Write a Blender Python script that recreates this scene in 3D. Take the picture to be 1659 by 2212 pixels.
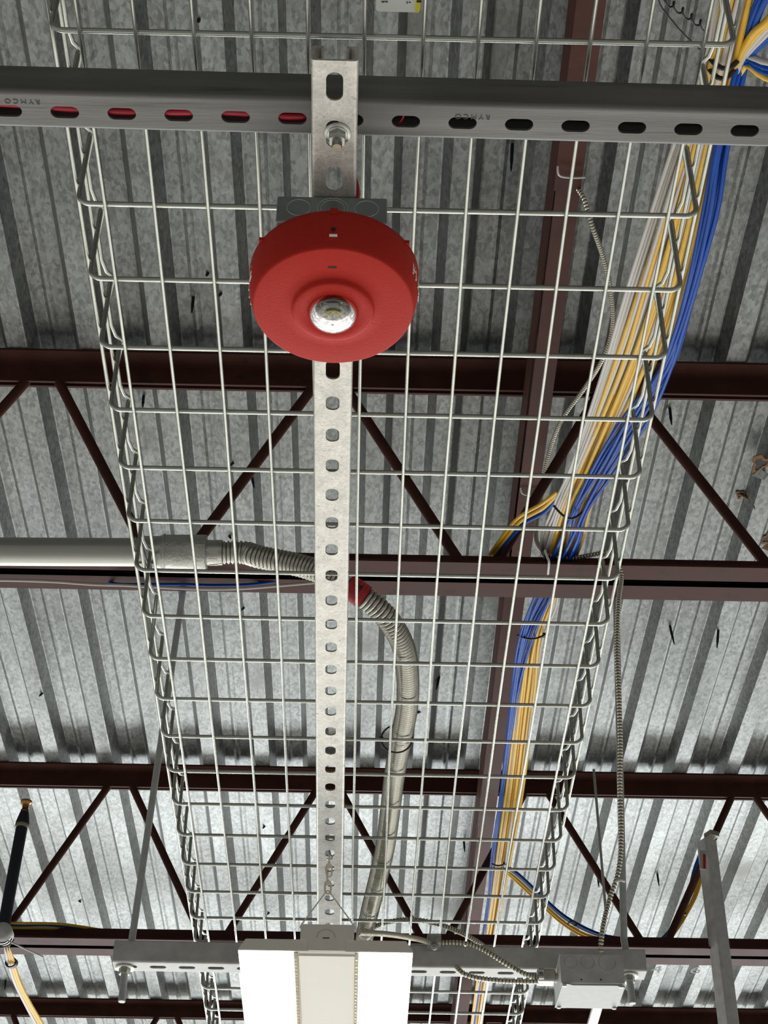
import bpy, bmesh, math, random
from mathutils import Vector, Matrix
random.seed(7)
sc = bpy.context.scene
for o in list(bpy.data.objects):
    bpy.data.objects.remove(o)
col = sc.collection
PI = math.pi

# ------------------------------------------------------------------ camera
RT = Vector((0.99983, -0.02070, 0.00769)); UPV = Vector((-0.01894, -0.62181, 0.78294)); FW = Vector((0.01142, 0.78294, 0.62200))
RT.normalize(); UPV.normalize(); FW.normalize()
FPX = 3664.66
EYE = Vector((0, 0, 1.6))
cd = bpy.data.cameras.new('camera'); cam = bpy.data.objects.new('camera', cd); col.objects.link(cam)
m = Matrix.Identity(4)
for i in range(3):
    m[i][0] = RT[i]; m[i][1] = UPV[i]; m[i][2] = -FW[i]; m[i][3] = EYE[i]
cam.matrix_world = m
cd.sensor_fit = 'VERTICAL'; cd.sensor_height = 36.0; cd.lens = FPX * 36.0 / 2212.0
cd.clip_start = 0.05; cd.clip_end = 100
sc.camera = cam

# ------------------------------------------------------------------ world: daylight and lamps of the hall around
w = bpy.data.worlds.new('hall_surroundings'); sc.world = w; w.use_nodes = True
nt = w.node_tree; nt.nodes.clear()
out = nt.nodes.new('ShaderNodeOutputWorld'); bg = nt.nodes.new('ShaderNodeBackground')
tc = nt.nodes.new('ShaderNodeTexCoord'); sp = nt.nodes.new('ShaderNodeSeparateXYZ')
nt.links.new(tc.outputs['Generated'], sp.inputs[0])
def wmath(op, a, b=None):
    n = nt.nodes.new('ShaderNodeMath'); n.operation = op
    for i, v in enumerate((a, b)):
        if v is None: continue
        if isinstance(v, (int, float)): n.inputs[i].default_value = v
        else: nt.links.new(v, n.inputs[i])
    return n.outputs[0]
def wmap(v, a, b, c, d):
    n = nt.nodes.new('ShaderNodeMapRange'); n.interpolation_type = 'SMOOTHSTEP'
    nt.links.new(v, n.inputs[0])
    for i, q in enumerate((a, b, c, d)): n.inputs[i+1].default_value = q
    return n.outputs[0]
fwd = wmap(sp.outputs[1], -0.65, 0.65, 0.0, 1.0)
low = wmath('MULTIPLY', wmap(sp.outputs[2], -0.95, -0.50, 0.50, 1.0), wmap(sp.outputs[2], -0.35, 0.10, 1.0, 0.30))
low = wmath('MULTIPLY', low, wmap(wmath('ABSOLUTE', sp.outputs[0]), 0.25, 0.95, 1.0, 0.25))
noi = nt.nodes.new('ShaderNodeTexNoise'); noi.inputs['Scale'].default_value = 6.0; nt.links.new(tc.outputs['Generated'], noi.inputs['Vector'])
spot = wmap(noi.outputs[0], 0.45, 0.62, 0.45, 1.9)
st = wmath('MULTIPLY', wmath('MULTIPLY', fwd, low), spot)
WORLD_FWD, WORLD_BASE = 1.78, 0.19
st = wmath('ADD', wmath('MULTIPLY', st, WORLD_FWD), WORLD_BASE)
bg.inputs[0].default_value = (1.0, 0.985, 0.93, 1)
nt.links.new(st, bg.inputs[1]); nt.links.new(bg.outputs[0], out.inputs[0])

# added area light, out of view, standing in for far-end daylight
ld = bpy.data.lights.new('hall_daylight_stand_in', 'AREA'); ld.shape = 'RECTANGLE'; ld.size = 8.0; ld.size_y = 0.6; ld.energy = 260; ld.color = (0.90, 0.97, 1.0)
lo = bpy.data.objects.new('hall_daylight_stand_in', ld); col.objects.link(lo); lo.location = (0.0, 8.4, 2.3); lo.rotation_euler = (math.radians(-90), 0, 0)
sc.view_settings.view_transform = 'Standard'; sc.view_settings.look = 'None'
sc.view_settings.gamma = 1; sc.view_settings.use_curve_mapping = False
sc.view_settings.exposure = 0.0
LENS_EMIT = 9.0

# ------------------------------------------------------------------ helpers
def ray(px, py): return RT*((px-829.5)/FPX) + UPV*(-(py-1106)/FPX) + FW
def PZ(px, py, z):
    d = ray(px, py); return EYE + d*((z-1.6)/d.z)
def PY(px, py, y):
    d = ray(px, py); return EYE + d*(y/d.y)

def mat(name, base, metallic=0.0, rough=0.5, var=0.0, vscale=30.0, stretch=(1, 1, 1), bump=0.0, bscale=200.0, spangle=0.0, sscale=60.0, emit=None, estr=0.0, trans=0.0, coat=0.0, dirt=None, spec=0.5):
    mt = bpy.data.materials.new(name); mt.use_nodes = True
    n = mt.node_tree.nodes; l = mt.node_tree.links; b = n['Principled BSDF']
    b.inputs['Base Color'].default_value = (*base, 1); b.inputs['Metallic'].default_value = metallic; b.inputs['Roughness'].default_value = rough
    b.inputs['Specular IOR Level'].default_value = spec
    if trans: b.inputs['Transmission Weight'].default_value = trans
    if coat: b.inputs['Coat Weight'].default_value = coat
    if emit: b.inputs['Emission Color'].default_value = (*emit, 1); b.inputs['Emission Strength'].default_value = estr
    t = n.new('ShaderNodeTexCoord'); mp = n.new('ShaderNodeMapping'); mp.inputs['Scale'].default_value = stretch
    l.new(t.outputs['Object'], mp.inputs[0])
    cur = None
    def mixc(fac, a, c2):
        mx = n.new('ShaderNodeMix'); mx.data_type = 'RGBA'
        l.new(fac, mx.inputs[0])
        if isinstance(a, tuple): mx.inputs[6].default_value = (*a, 1)
        else: l.new(a, mx.inputs[6])
        mx.inputs[7].default_value = (*c2, 1)
        return mx.outputs[2]
    if var:
        q = n.new('ShaderNodeTexNoise'); q.inputs['Scale'].default_value = vscale; q.inputs['Detail'].default_value = 5
        l.new(mp.outputs[0], q.inputs['Vector'])
        r = n.new('ShaderNodeMapRange'); r.inputs[1].default_value = 0.3; r.inputs[2].default_value = 0.7; l.new(q.outputs[0], r.inputs[0])
        cur = mixc(r.outputs[0], tuple(c*(1-var) for c in base), tuple(min(1, c*(1+var)) for c in base))
        rr = n.new('ShaderNodeMapRange'); rr.inputs[3].default_value = max(0.05, rough-0.10); rr.inputs[4].default_value = min(1, rough+0.12)
        l.new(q.outputs[0], rr.inputs[0]); l.new(rr.outputs[0], b.inputs['Roughness'])
    if spangle:
        v = n.new('ShaderNodeTexVoronoi'); v.inputs['Scale'].default_value = sscale; l.new(mp.outputs[0], v.inputs['Vector'])
        n2 = n.new('ShaderNodeTexNoise'); n2.inputs['Scale'].default_value = sscale*0.5; n2.inputs['Detail'].default_value = 3; n2.inputs['Distortion'].default_value = 1.5
        l.new(mp.outputs[0], n2.inputs['Vector'])
        s2 = n.new('ShaderNodeSeparateColor'); l.new(v.outputs['Color'], s2.inputs[0])
        am = n.new('ShaderNodeMath'); am.operation = 'MULTIPLY_ADD'; l.new(s2.outputs[0], am.inputs[0]); am.inputs[1].default_value = 0.45; l.new(n2.outputs[0], am.inputs[2])
        rr = n.new('ShaderNodeMapRange'); rr.inputs[1].default_value = 0.45; rr.inputs[2].default_value = 0.95; l.new(am.outputs[0], rr.inputs[0])
        rr.inputs[3].default_value = 1-spangle; rr.inputs[4].default_value = 1+spangle
        vm = n.new('ShaderNodeVectorMath'); vm.operation = 'SCALE'; l.new(rr.outputs[0], vm.inputs['Scale'])
        if cur is None: vm.inputs[0].default_value = base
        else: l.new(cur, vm.inputs[0])
        cur = vm.outputs[0]
    if dirt:
        q = n.new('ShaderNodeTexNoise'); q.inputs['Scale'].default_value = dirt[1]; q.inputs['Detail'].default_value = 8; l.new(mp.outputs[0], q.inputs['Vector'])
        r = n.new('ShaderNodeMapRange'); r.inputs[1].default_value = dirt[2]; r.inputs[2].default_value = dirt[2]+0.12; l.new(q.outputs[0], r.inputs[0])
        cur = mixc(r.outputs[0], cur if cur is not None else base, dirt[0])
    if cur is not None: l.new(cur, b.inputs['Base Color'])
    if bump:
        q = n.new('ShaderNodeTexNoise'); q.inputs['Scale'].default_value = bscale; q.inputs['Detail'].default_value = 4; l.new(mp.outputs[0], q.inputs['Vector'])
        bp = n.new('ShaderNodeBump'); bp.inputs['Strength'].default_value = bump; bp.inputs['Distance'].default_value = 0.002
        l.new(q.outputs[0], bp.inputs['Height']); l.new(bp.outputs[0], b.inputs['Normal'])
    return mt

M = {}
M['deck'] = mat('galvanized_deck', (0.165, 0.171, 0.163), 0.55, 0.38, var=0.20, vscale=5, stretch=(1, 0.5, 1), spangle=0.32, sscale=150, bump=0.2, bscale=30, dirt=((0.12, 0.118, 0.105), 5, 0.62))
M['joist'] = mat('brown_primer', (0.074, 0.028, 0.021), 0.0, 0.6, var=0.22, vscale=14, dirt=((0.046, 0.024, 0.018), 20, 0.60), spec=0.15)
M['wire'] = mat('zinc_wire', (0.55, 0.565, 0.51), 0.9, 0.26, var=0.10, vscale=40)
M['strut_dark'] = mat('dull_strut_steel', (0.165, 0.165, 0.155), 0.35, 0.46, var=0.30, vscale=14, stretch=(0.25, 4, 4), bump=0.12, bscale=120, dirt=((0.05, 0.05, 0.045), 16, 0.62))
M['strut'] = mat('galvanized_strut', (0.62, 0.60, 0.55), 0.6, 0.45, var=0.16, vscale=50, spangle=0.10, sscale=350, bump=0.15, bscale=500, dirt=((0.33, 0.29, 0.25), 160, 0.62))
M['strut_b'] = mat('grey_strut', (0.64, 0.64, 0.62), 0.25, 0.5, var=0.12, vscale=40, bump=0.08, bscale=300)
M['box'] = mat('zinc_box', (0.30, 0.34, 0.325), 0.7, 0.38, var=0.25, vscale=14, bump=0.03, bscale=100)
M['cover'] = mat('box_cover_zinc', (0.43, 0.45, 0.43), 0.35, 0.4, var=0.08, vscale=60, dirt=((0.30, 0.30, 0.28), 60, 0.66))
M['ring'] = mat('knockout_groove', (0.60, 0.62, 0.60), 0.7, 0.3)
M['red'] = mat('red_plastic', (0.52, 0.024, 0.014), 0.0, 0.6, var=0.04, vscale=200, bump=0.25, bscale=900, spec=0.22)
M['red_dark'] = mat('red_cable', (0.40, 0.006, 0.022), 0.0, 0.35)
M['tape'] = mat('red_tape', (0.50, 0.02, 0.03), 0.0, 0.4, var=0.1, vscale=60)
M['white'] = mat('white_print', (0.85, 0.82, 0.78), 0.0, 0.5)
M['black'] = mat('black_plastic', (0.012, 0.012, 0.012), 0.0, 0.5)
M['dark'] = mat('dark_recess', (0.02, 0.02, 0.02), 0.0, 0.7)
M['glass'] = mat('clear_lens', (0.97, 0.97, 0.95), 0.0, 0.03, trans=1.0)
M['mirror'] = mat('strobe_reflector', (0.20, 0.19, 0.17), 1.0, 0.10, bump=1.0, bscale=260)
M['phos'] = mat('yellow_led', (0.80, 0.72, 0.03), 0.0, 0.4)
M['pcb'] = mat('pale_grey_board', (0.30, 0.31, 0.31), 0.1, 0.4)
M['bolt'] = mat('zinc_bolt', (0.62, 0.63, 0.58), 0.9, 0.28, var=0.12, vscale=90)
M['boltend'] = mat('cut_bolt_end', (0.42, 0.35, 0.27), 0.7, 0.45, var=0.2, vscale=400)
M['emt'] = mat('emt_conduit', (0.56, 0.57, 0.52), 0.85, 0.36, var=0.10, vscale=20, stretch=(0.1, 4, 4))
M['couple'] = mat('cast_coupling', (0.62, 0.63, 0.58), 0.85, 0.36, var=0.12, vscale=40, bump=0.5, bscale=260)
M['flex'] = mat('flex_conduit', (0.66, 0.64, 0.56), 0.95, 0.28, var=0.08, vscale=50)
M['mc'] = mat('armoured_cable', (0.66, 0.62, 0.50), 0.7, 0.35)
M['yellow'] = mat('yellow_jacket', (0.72, 0.43, 0.04), 0.0, 0.45, var=0.08, vscale=60, spec=0.15)
M['blue'] = mat('blue_jacket', (0.002, 0.060, 0.34), 0.0, 0.45, var=0.08, vscale=60, spec=0.10)
M['whitej'] = mat('white_jacket', (0.52, 0.49, 0.45), 0.0, 0.45, var=0.05, vscale=60, spec=0.2)
M['tiew'] = mat('white_zip_tie', (0.66, 0.64, 0.62), 0.0, 0.4)
M['cream'] = mat('cream_enamel', (0.93, 0.89, 0.80), 0.0, 0.45, var=0.02, vscale=20)
M['creamw'] = mat('warm_white_enamel', (0.92, 0.85, 0.70), 0.0, 0.4)
M['lens'] = mat('lit_lens', (1, 1, 1), 0.0, 0.5, emit=(1.0, 0.98, 0.94), estr=LENS_EMIT)
M['rust'] = mat('rusty_steel', (0.20, 0.10, 0.035), 0.1, 0.8, var=0.4, vscale=60, bump=0.4, bscale=120)
M['groove_shade'] = mat('cable_groove_shade', (0.07, 0.065, 0.055), 0.4, 0.6)  # dark colour paints the shade between ribs of cables and flexible conduit
M['rod'] = mat('galvanized_rod', (0.52, 0.54, 0.52), 0.4, 0.4, var=0.1, vscale=60)
M['screw'] = mat('dark_screw', (0.02, 0.035, 0.05), 0.5, 0.4)
M['brass'] = mat('brass_fitting', (0.55, 0.30, 0.10), 1.0, 0.22)
M['navy'] = mat('black_insulation', (0.018, 0.02, 0.03), 0.0, 0.6, var=0.15, vscale=40)
M['tan'] = mat('tan_ring', (0.33, 0.31, 0.24), 0.2, 0.5)
M['labelp'] = mat('label_paper', (0.72, 0.75, 0.70), 0.0, 0.5)
M['labely'] = mat('label_yellow', (0.80, 0.70, 0.0), 0.0, 0.5)
M['chalk'] = mat('pale_chalk', (0.30, 0.28, 0.28), 0.0, 0.8)
M['stamp'] = mat('stamped_mark', (0.07, 0.07, 0.068), 0.3, 0.6)
M['ink'] = mat('black_ink', (0.02, 0.02, 0.02), 0.0, 0.6)

class MB:
    def __init__(s): s.v = []; s.f = []; s.sm = []
    def add(s, vs, fs, smooth=False):
        o = len(s.v); s.v += [tuple(v) for v in vs]
        for f in fs: s.f.append(tuple(i+o for i in f)); s.sm.append(smooth)
    def box(s, c0, c1, mx=None):
        x0, y0, z0 = c0; x1, y1, z1 = c1
        vs = [Vector(p) for p in ((x0, y0, z0), (x1, y0, z0), (x1, y1, z0), (x0, y1, z0), (x0, y0, z1), (x1, y0, z1), (x1, y1, z1), (x0, y1, z1))]
        if mx: vs = [mx @ v for v in vs]
        s.add(vs, [(0, 3, 2, 1), (4, 5, 6, 7), (0, 1, 5, 4), (1, 2, 6, 5), (2, 3, 7, 6), (3, 0, 4, 7)])
    def tube(s, pts, r, seg=10, caps=True, closed=False):
        pts = [Vector(p) for p in pts]; n = len(pts)
        rs = r if isinstance(r, (list, tuple)) else [r]*n
        if closed: tang = [(pts[(i+1) % n]-pts[i-1]).normalized() for i in range(n)]
        else: tang = [(pts[min(i+1, n-1)]-pts[max(i-1, 0)]).normalized() for i in range(n)]
        t = tang[0]; a = Vector((0, 0, 1)) if abs(t.z) < 0.9 else Vector((1, 0, 0))
        u = t.cross(a).normalized(); vs = []
        for i in range(n):
            t = tang[i]; u = (u - t*u.dot(t)).normalized(); w2 = t.cross(u)
            for k in range(seg):
                an = 2*PI*k/seg; vs.append(pts[i]+(u*math.cos(an)+w2*math.sin(an))*rs[i])
        fs = []
        for i in range(n if closed else n-1):
            j = (i+1) % n
            for k in range(seg):
                k2 = (k+1) % seg; fs.append((i*seg+k, i*seg+k2, j*seg+k2, j*seg+k))
        s.add(vs, fs, True)
        if caps and not closed:
            s.add(vs[:seg], [tuple(range(seg))[::-1]]); s.add(vs[-seg:], [tuple(range(seg))])
    def lathe(s, prof, mx, seg=48, smooth=True):      # prof: (r, z) list, axis = local z
        vs = []; n = len(prof)
        for r, z in prof:
            for k in range(seg):
                a = 2*PI*k/seg; vs.append(mx @ Vector((r*math.cos(a), r*math.sin(a), z)))
        fs = []
        for i in range(n-1):
            for k in range(seg):
                k2 = (k+1) % seg; fs.append((i*seg+k, i*seg+k2, (i+1)*seg+k2, (i+1)*seg+k))
        s.add(vs, fs, smooth)
        if prof[0][0] > 1e-6: s.add(vs[:seg], [tuple(range(seg))[::-1]])
        if prof[-1][0] > 1e-6: s.add(vs[-seg:], [tuple(range(seg))])
    def prism(s, poly, a, b, mx=None):                # poly: (x,z) outline, extruded from y=a to y=b
        n = len(poly); vs = [Vector((p[0], a, p[1])) for p in poly]+[Vector((p[0], b, p[1])) for p in poly]
        if mx: vs = [mx @ v for v in vs]
        s.add(vs, [tuple(range(n))[::-1], tuple(range(n, 2*n))]+[(i, (i+1) % n, n+(i+1) % n, n+i) for i in range(n)])
    def ribbon(s, line, t, a, b, mx=None):            # thin sheet bent along (x,z) polyline, extruded along y
        n = len(line); L = [Vector((p[0], p[1])) for p in line]; off = []
        for i in range(n):
            d = (L[min(i+1, n-1)]-L[max(i-1, 0)]).normalized(); off.append(L[i]+Vector((-d.y, d.x))*t)
        vs = []
        for y in (a, b):
            vs += [Vector((p.x, y, p.y)) for p in L]; vs += [Vector((p.x, y, p.y)) for p in off]
        if mx: vs = [mx @ v for v in vs]
        N = 2*n; fs = []
        for i in range(n-1):
            fs += [(i, i+1, N+i+1, N+i), (n+i, N+n+i, N+n+i+1, n+i+1), (i, n+i, n+i+1, i+1), (N+i, N+i+1, N+n+i+1, N+n+i)]
        fs += [(0, N, N+n, n), (n-1, 2*n-1, N+2*n-1, N+n-1)]
        s.add(vs, fs)
    def plate(s, outline, holes, z0, z1, mx=None):    # flat plate in x,y with true holes
        cu = bpy.data.curves.new('tmp', 'CURVE'); cu.dimensions = '2D'; cu.fill_mode = 'BOTH'; cu.extrude = (z1-z0)/2
        for pl in [outline]+holes:
            sp_ = cu.splines.new('POLY'); sp_.points.add(len(pl)-1); sp_.use_cyclic_u = True
            for i, p in enumerate(pl): sp_.points[i].co = (p[0], p[1], 0, 1)
        ob = bpy.data.objects.new('tmp', cu); me = bpy.data.meshes.new_from_object(ob)
        vs = [Vector((v.co.x, v.co.y, v.co.z+(z0+z1)/2)) for v in me.vertices]
        if mx: vs = [mx @ v for v in vs]
        s.add(vs, [tuple(p.vertices) for p in me.polygons])
        bpy.data.objects.remove(ob); bpy.data.curves.remove(cu); bpy.data.meshes.remove(me)
    def build(s, name, material, parent=None, origin=None, fix=True):
        me = bpy.data.meshes.new(name)
        og = Vector(origin) if origin is not None else Vector((0, 0, 0))
        me.from_pydata([Vector(v)-og for v in s.v], [], s.f); me.update()
        for p, q in zip(me.polygons, s.sm): p.use_smooth = q
        if fix:
            bm = bmesh.new(); bm.from_mesh(me); bmesh.ops.recalc_face_normals(bm, faces=bm.faces); bm.to_mesh(me); bm.free()
        me.materials.append(material)
        o = bpy.data.objects.new(name, me); col.objects.link(o)
        if parent is not None:
            o.parent = parent; o.location = og - Vector(parent.location) if origin is not None else -Vector(parent.get('og', (0, 0, 0)))
            if origin is None: o.location = -Vector(parent.location)
        else: o.location = og
        return o

def tag(o, label, cat, group=None, kind=None):
    if label: o['label'] = label
    if cat: o['category'] = cat
    if group: o['group'] = group
    if kind: o['kind'] = kind
    return o
def thing(name, loc, label, cat, group=None):
    o = bpy.data.objects.new(name, None); col.objects.link(o); o.location = Vector(loc); o.empty_display_size = 0.02
    return tag(o, label, cat, group)
def sub(mb, name, material, parent, label=None):      # sub-part of a part; parent chain has no rotation
    o = mb.build(name, material)
    pos = Vector((0, 0, 0)); p = parent
    while p is not None: pos += Vector(p.location); p = p.parent
    o.parent = parent; o.location = -pos
    if label: o['label'] = label
    return o
def part(mb, name, material, parent, label=None): return sub(mb, name, material, parent, label)

def cat(pts, step):                                   # Catmull-Rom, even steps
    P = [Vector(p) for p in pts]; P = [2*P[0]-P[1]]+P+[2*P[-1]-P[-2]]; d = []
    for i in range(1, len(P)-2):
        for k in range(24):
            t = k/24; a, b, c, e = P[i-1], P[i], P[i+1], P[i+2]
            d.append(0.5*((2*b)+(c-a)*t+(2*a-5*b+4*c-e)*t*t+(3*b-a-3*c+e)*t**3))
    d.append(P[-2]); L = [0]
    for i in range(1, len(d)): L.append(L[-1]+(d[i]-d[i-1]).length)
    n = max(2, int(L[-1]/step)); o = []; j = 0
    for i in range(n+1):
        s_ = L[-1]*i/n
        while j < len(L)-2 and L[j+1] < s_: j += 1
        f = (s_-L[j])/max(1e-9, L[j+1]-L[j]); o.append(d[j].lerp(d[j+1], min(1, f)))
    return o
def slot(cx, cy, lx, ly, n=8):                        # rounded slot outline (axis = longer side)
    r = min(lx, ly)/2; p = []
    ex, ey = lx/2-r, ly/2-r
    for q, (sx, sy) in enumerate(((1, 1), (-1, 1), (-1, -1), (1, -1))):
        for k in range(n+1):
            a = q*PI/2+k*PI/2/n; p.append((cx+sx*ex+r*math.cos(a), cy+sy*ey+r*math.sin(a)))
    return p
def rslot(cx, cy, lx, ly, r, n=5):
    p = []; ex, ey = lx/2-r, ly/2-r
    for q, (sx, sy) in enumerate(((1, 1), (-1, 1), (-1, -1), (1, -1))):
        for k in range(n+1):
            a = q*PI/2+k*PI/2/n; p.append((cx+sx*ex+r*math.cos(a), cy+sy*ey+r*math.sin(a)))
    return p
def channel(mb, w_, h, y0, y1, holes, mx, t=0.0024, r=0.004, lip=0.0095, down=0.007):
    # local: x across, y along, bottom face at z=0, open side up
    mb.plate([(-w_/2+r, y0), (w_/2-r, y0), (w_/2-r, y1), (-w_/2+r, y1)], holes, 0, t, mx)
    for s_ in (-1, 1):
        ln = [(s_*(w_/2-r), 0)]
        for k in range(1, 7):
            a = -PI/2+k*PI/2/6; ln.append((s_*(w_/2-r+r*math.cos(a)), r+r*math.sin(a)))
        for k in range(0, 5):
            a = k*PI/2/4; ln.append((s_*(w_/2-0.003+0.003*math.cos(a)), h-0.003+0.003*math.sin(a)))
        ln += [(s_*(w_/2-lip), h), (s_*(w_/2-lip-0.001), h-0.001), (s_*(w_/2-lip-0.001), h-down)]
        mb.ribbon(ln, t*s_, y0, y1, mx)
def text_mesh(body, size, mx, name, material, parent, extrude=0.0002, spacing=1.0):
    cu = bpy.data.curves.new('t', 'FONT'); cu.body = body; cu.size = size; cu.extrude = extrude; cu.align_x = 'CENTER'; cu.align_y = 'CENTER'; cu.space_character = spacing
    ob = bpy.data.objects.new('t', cu); col.objects.link(ob); bpy.context.view_layer.update()
    me = bpy.data.meshes.new_from_object(ob.evaluated_get(bpy.context.evaluated_depsgraph_get()))
    mb = MB(); mb.add([mx @ v.co for v in me.vertices], [tuple(p.vertices) for p in me.polygons])
    bpy.data.objects.remove(ob); bpy.data.curves.remove(cu)
    return part(mb, name, material, parent)
def axes(o, x, y, z):
    m_ = Matrix.Identity(4)
    for i in range(3): m_[i][0] = x[i]; m_[i][1] = y[i]; m_[i][2] = z[i]; m_[i][3] = o[i]
    return m_
def basis(o, d):                                      # local z along d
    d = Vector(d).normalized(); a = Vector((0, 0, 1)) if abs(d.z) < 0.9 else Vector((0, 1, 0))
    x = a.cross(d).normalized(); return axes(o, x, d.cross(x), d)

# ================================================================== structure: roof deck
DZ = 4.10
mb = MB(); pitch = 0.1524
x0 = PZ(98.9, 1640, DZ).x
x0 -= pitch*34
prof = []
bf, wl, dp = 0.042, 0.017, 0.039
top = pitch-bf-2*wl
for i in range(74):
    x = x0+i*pitch
    prof += [(x, DZ), (x+0.003, DZ), (x+bf-0.003, DZ), (x+bf, DZ+0.001), (x+bf+wl, DZ+dp-0.001), (x+bf+wl+0.003, DZ+dp)]
    c = x+bf+wl+top/2
    prof += [(c-0.010, DZ+dp), (c-0.003, DZ+dp-0.0035), (c+0.003, DZ+dp-0.0035), (c+0.010, DZ+dp)]
    prof += [(x+pitch-wl-0.003, DZ+dp), (x+pitch-wl, DZ+dp-0.001)]
mb.ribbon(prof, 0.0012, -2.5, 13.0)
tag(mb.build('ceiling', M['deck']), 'galvanized corrugated metal roof deck above the steel joists', None, None, 'structure')

# ================================================================== joists
JB = 3.555
def joist(yc, t0, label, word=None):
    r = thing('roof_joist', (0, yc, DZ), label, 'joist', 'brown open-web joists under the roof deck')
    X0, X1 = -5.0, 5.5
    def angle(mb_, sy, top_):
        g = 0.0045; L_ = 0.051; t = 0.0055
        z0 = DZ if top_ else JB; s_ = -1 if top_ else 1
        mb_.box((X0, yc+sy*g, min(z0, z0+s_*L_)), (X1, yc+sy*(g+t), max(z0, z0+s_*L_)))
        mb_.box((X0, yc+sy*g, min(z0, z0+s_*t)), (X1, yc+sy*(g+L_), max(z0, z0+s_*t)))
    for nm, tp in (('top_chord', True), ('bottom_chord', False)):
        b = MB(); angle(b, -1, tp); angle(b, 1, tp); c = part(b, nm, M['joist'], r)
        if not tp and word:
            text_mesh(word, 0.052, axes((word_x, yc-0.03, JB-0.0006), (1, 0, 0), (0, -1, 0), (0, 0, -1)), 'chalk_writing', M['chalk'], c, 0.0003) if False else None
    k0 = int((X0-t0)/0.61)-1
    for k in range(k0, k0+20):
        tx = t0+0.61*k
        if tx < X0+0.4 or tx > X1-0.4: continue
        for s_ in (-1, 1):
            a = Vector((tx+s_*0.03, yc, DZ-0.035)); c_ = Vector((tx+s_*(0.305-0.03), yc, JB+0.03))
            b = MB(); b.tube([a, a.lerp(c_, 0.5), c_], 0.0108, 12)
            part(b, 'web_bar', M['joist'], r)
    return r
JY = [(2.668, -0.69, 'brown steel roof joist crossing just beyond the red strobe'),
      (4.405, -0.70, 'brown steel roof joist behind the threaded hanger rods, second one back'),
      (6.14, -0.70, 'brown steel roof joist farthest back, at the foot of the view')]
joists = [joist(a, b, c) for a, b, c in JY]
# chalk writing on the second joist
c0, c1 = PZ(1397, 2092, JB), PZ(1492, 2097, JB)
for ch in joists[1].children:
    if ch.name.startswith('bottom_chord'):
        p = (c0+c1)/2
        text_mesh("24 16", 0.066, axes((p.x, p.y, JB-0.0008), (1, 0, 0), (0, -1, 0), (0, 0, -1)), 'chalk_writing', M['chalk'], ch, 0.0003, 1.25)

# brown beam running along the deck
BZ = 3.95
a, b_ = (PZ(1245, 0, BZ)+PZ(1310, 0, BZ))/2, (PZ(1040, 1690, BZ)+PZ(1081, 1690, BZ))/2
d = (b_-a).normalized()
A = a-d*3.2; 
mb = MB(); mx = axes(A, (d.y, -d.x, 0), d, (0, 0, 1))
mb.box((-0.0245, 0, 0), (0.0245, 12, 0.004), mx)
mb.box((-0.0245, 0, 0), (-0.0200, 12, 0.095), mx)
mb.box((-0.0245, 0, 0.091), (0.0245, 12, 0.095), mx)
mb.box((0.008, 0, 0.004), (0.012, 12, 0.091), mx)
bm_ = mb.build('bracing_beam', M['joist'], origin=A)
tag(bm_, 'long brown steel beam running lengthwise beside the wire tray under the joists', 'beam')
def beam_x(y): return (A+d*((y-A.y)/d.y)).x

# ================================================================== wire basket tray
ZT = 2.878; W = 0.0508; RW = 0.0023; RL = 0.0019; RX = 0.0027
colx = [-0.2621+W*i+q for i, q in enumerate((-0.0003, -0.0018, 0.0003, 0.0001, 0.0004, 0.0001, 0.0016, 0.0010, 0.0011, -0.0005, -0.0009, -0.0013))]
ROW0 = 0.9272; ROWS = list(range(-4, 34))
tray = thing('wire_basket_tray', (0, 1.0, ZT), 'long galvanized wire mesh cable tray carried by the cross struts', 'cable tray')
XL, XR = -0.2895, 0.3250; ZTOP = 2.986
Y0, Y1 = ROW0-0.1016*4.4, ROW0+0.1016*33.5
for x in colx:
    mb = MB(); pts = [(x+0.0006*math.sin(7*y+x*50), y, ZT-RL) for y in [Y0+(Y1-Y0)*i/24 for i in range(25)]]
    mb.tube(pts, RL, 8); part(mb, 'lengthwise_wire', M['wire'], tray)
for k in ROWS:
    y = ROW0+0.1016*k; zz = ZT+RX; R_ = 0.013; pts = [(XL, y, ZTOP)]
    pts.append((XL, y, zz+R_))
    for i in range(1, 7):
        a_ = i*PI/12; pts.append((XL+R_-R_*math.cos(a_), y, zz+R_-R_*math.sin(a_)))
    pts += [(XL+(XR-XL)*j/6, y, zz) for j in range(1, 6)]
    for i in range(0, 6):
        a_ = i*PI/12; pts.append((XR-R_+R_*math.sin(a_), y, zz+R_-R_*math.cos(a_)))
    pts += [(XR, y, zz+R_), (XR, y, ZTOP)]
    mb = MB(); mb.tube(pts, RX, 10); part(mb, 'cross_wire', M['wire'], tray)
for s_, X_ in ((-1, XL), (1, XR)):
    for z in (2.910, 2.957):
        mb = MB(); x = X_+s_*0.0050
        mb.tube([(x, Y0+(Y1-Y0)*i/12, z) for i in range(13)], RW, 8); part(mb, 'side_wire', M['wire'], tray)
    mb = MB(); pts = []
    for k in ROWS:
        y = ROW0+0.1016*k
        pts += [(X_-s_*0.004, y, ZTOP+0.002), (X_+s_*0.001, y+0.014, ZTOP-0.001), (X_+s_*0.0065, y+0.034, ZTOP-0.004), (X_+s_*0.0065, y+0.068, ZTOP-0.004), (X_+s_*0.0035, y+0.088, ZTOP-0.002)]
    mb.tube(pts, 0.0024, 8); part(mb, 'top_rail', M['wire'], tray)

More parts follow.
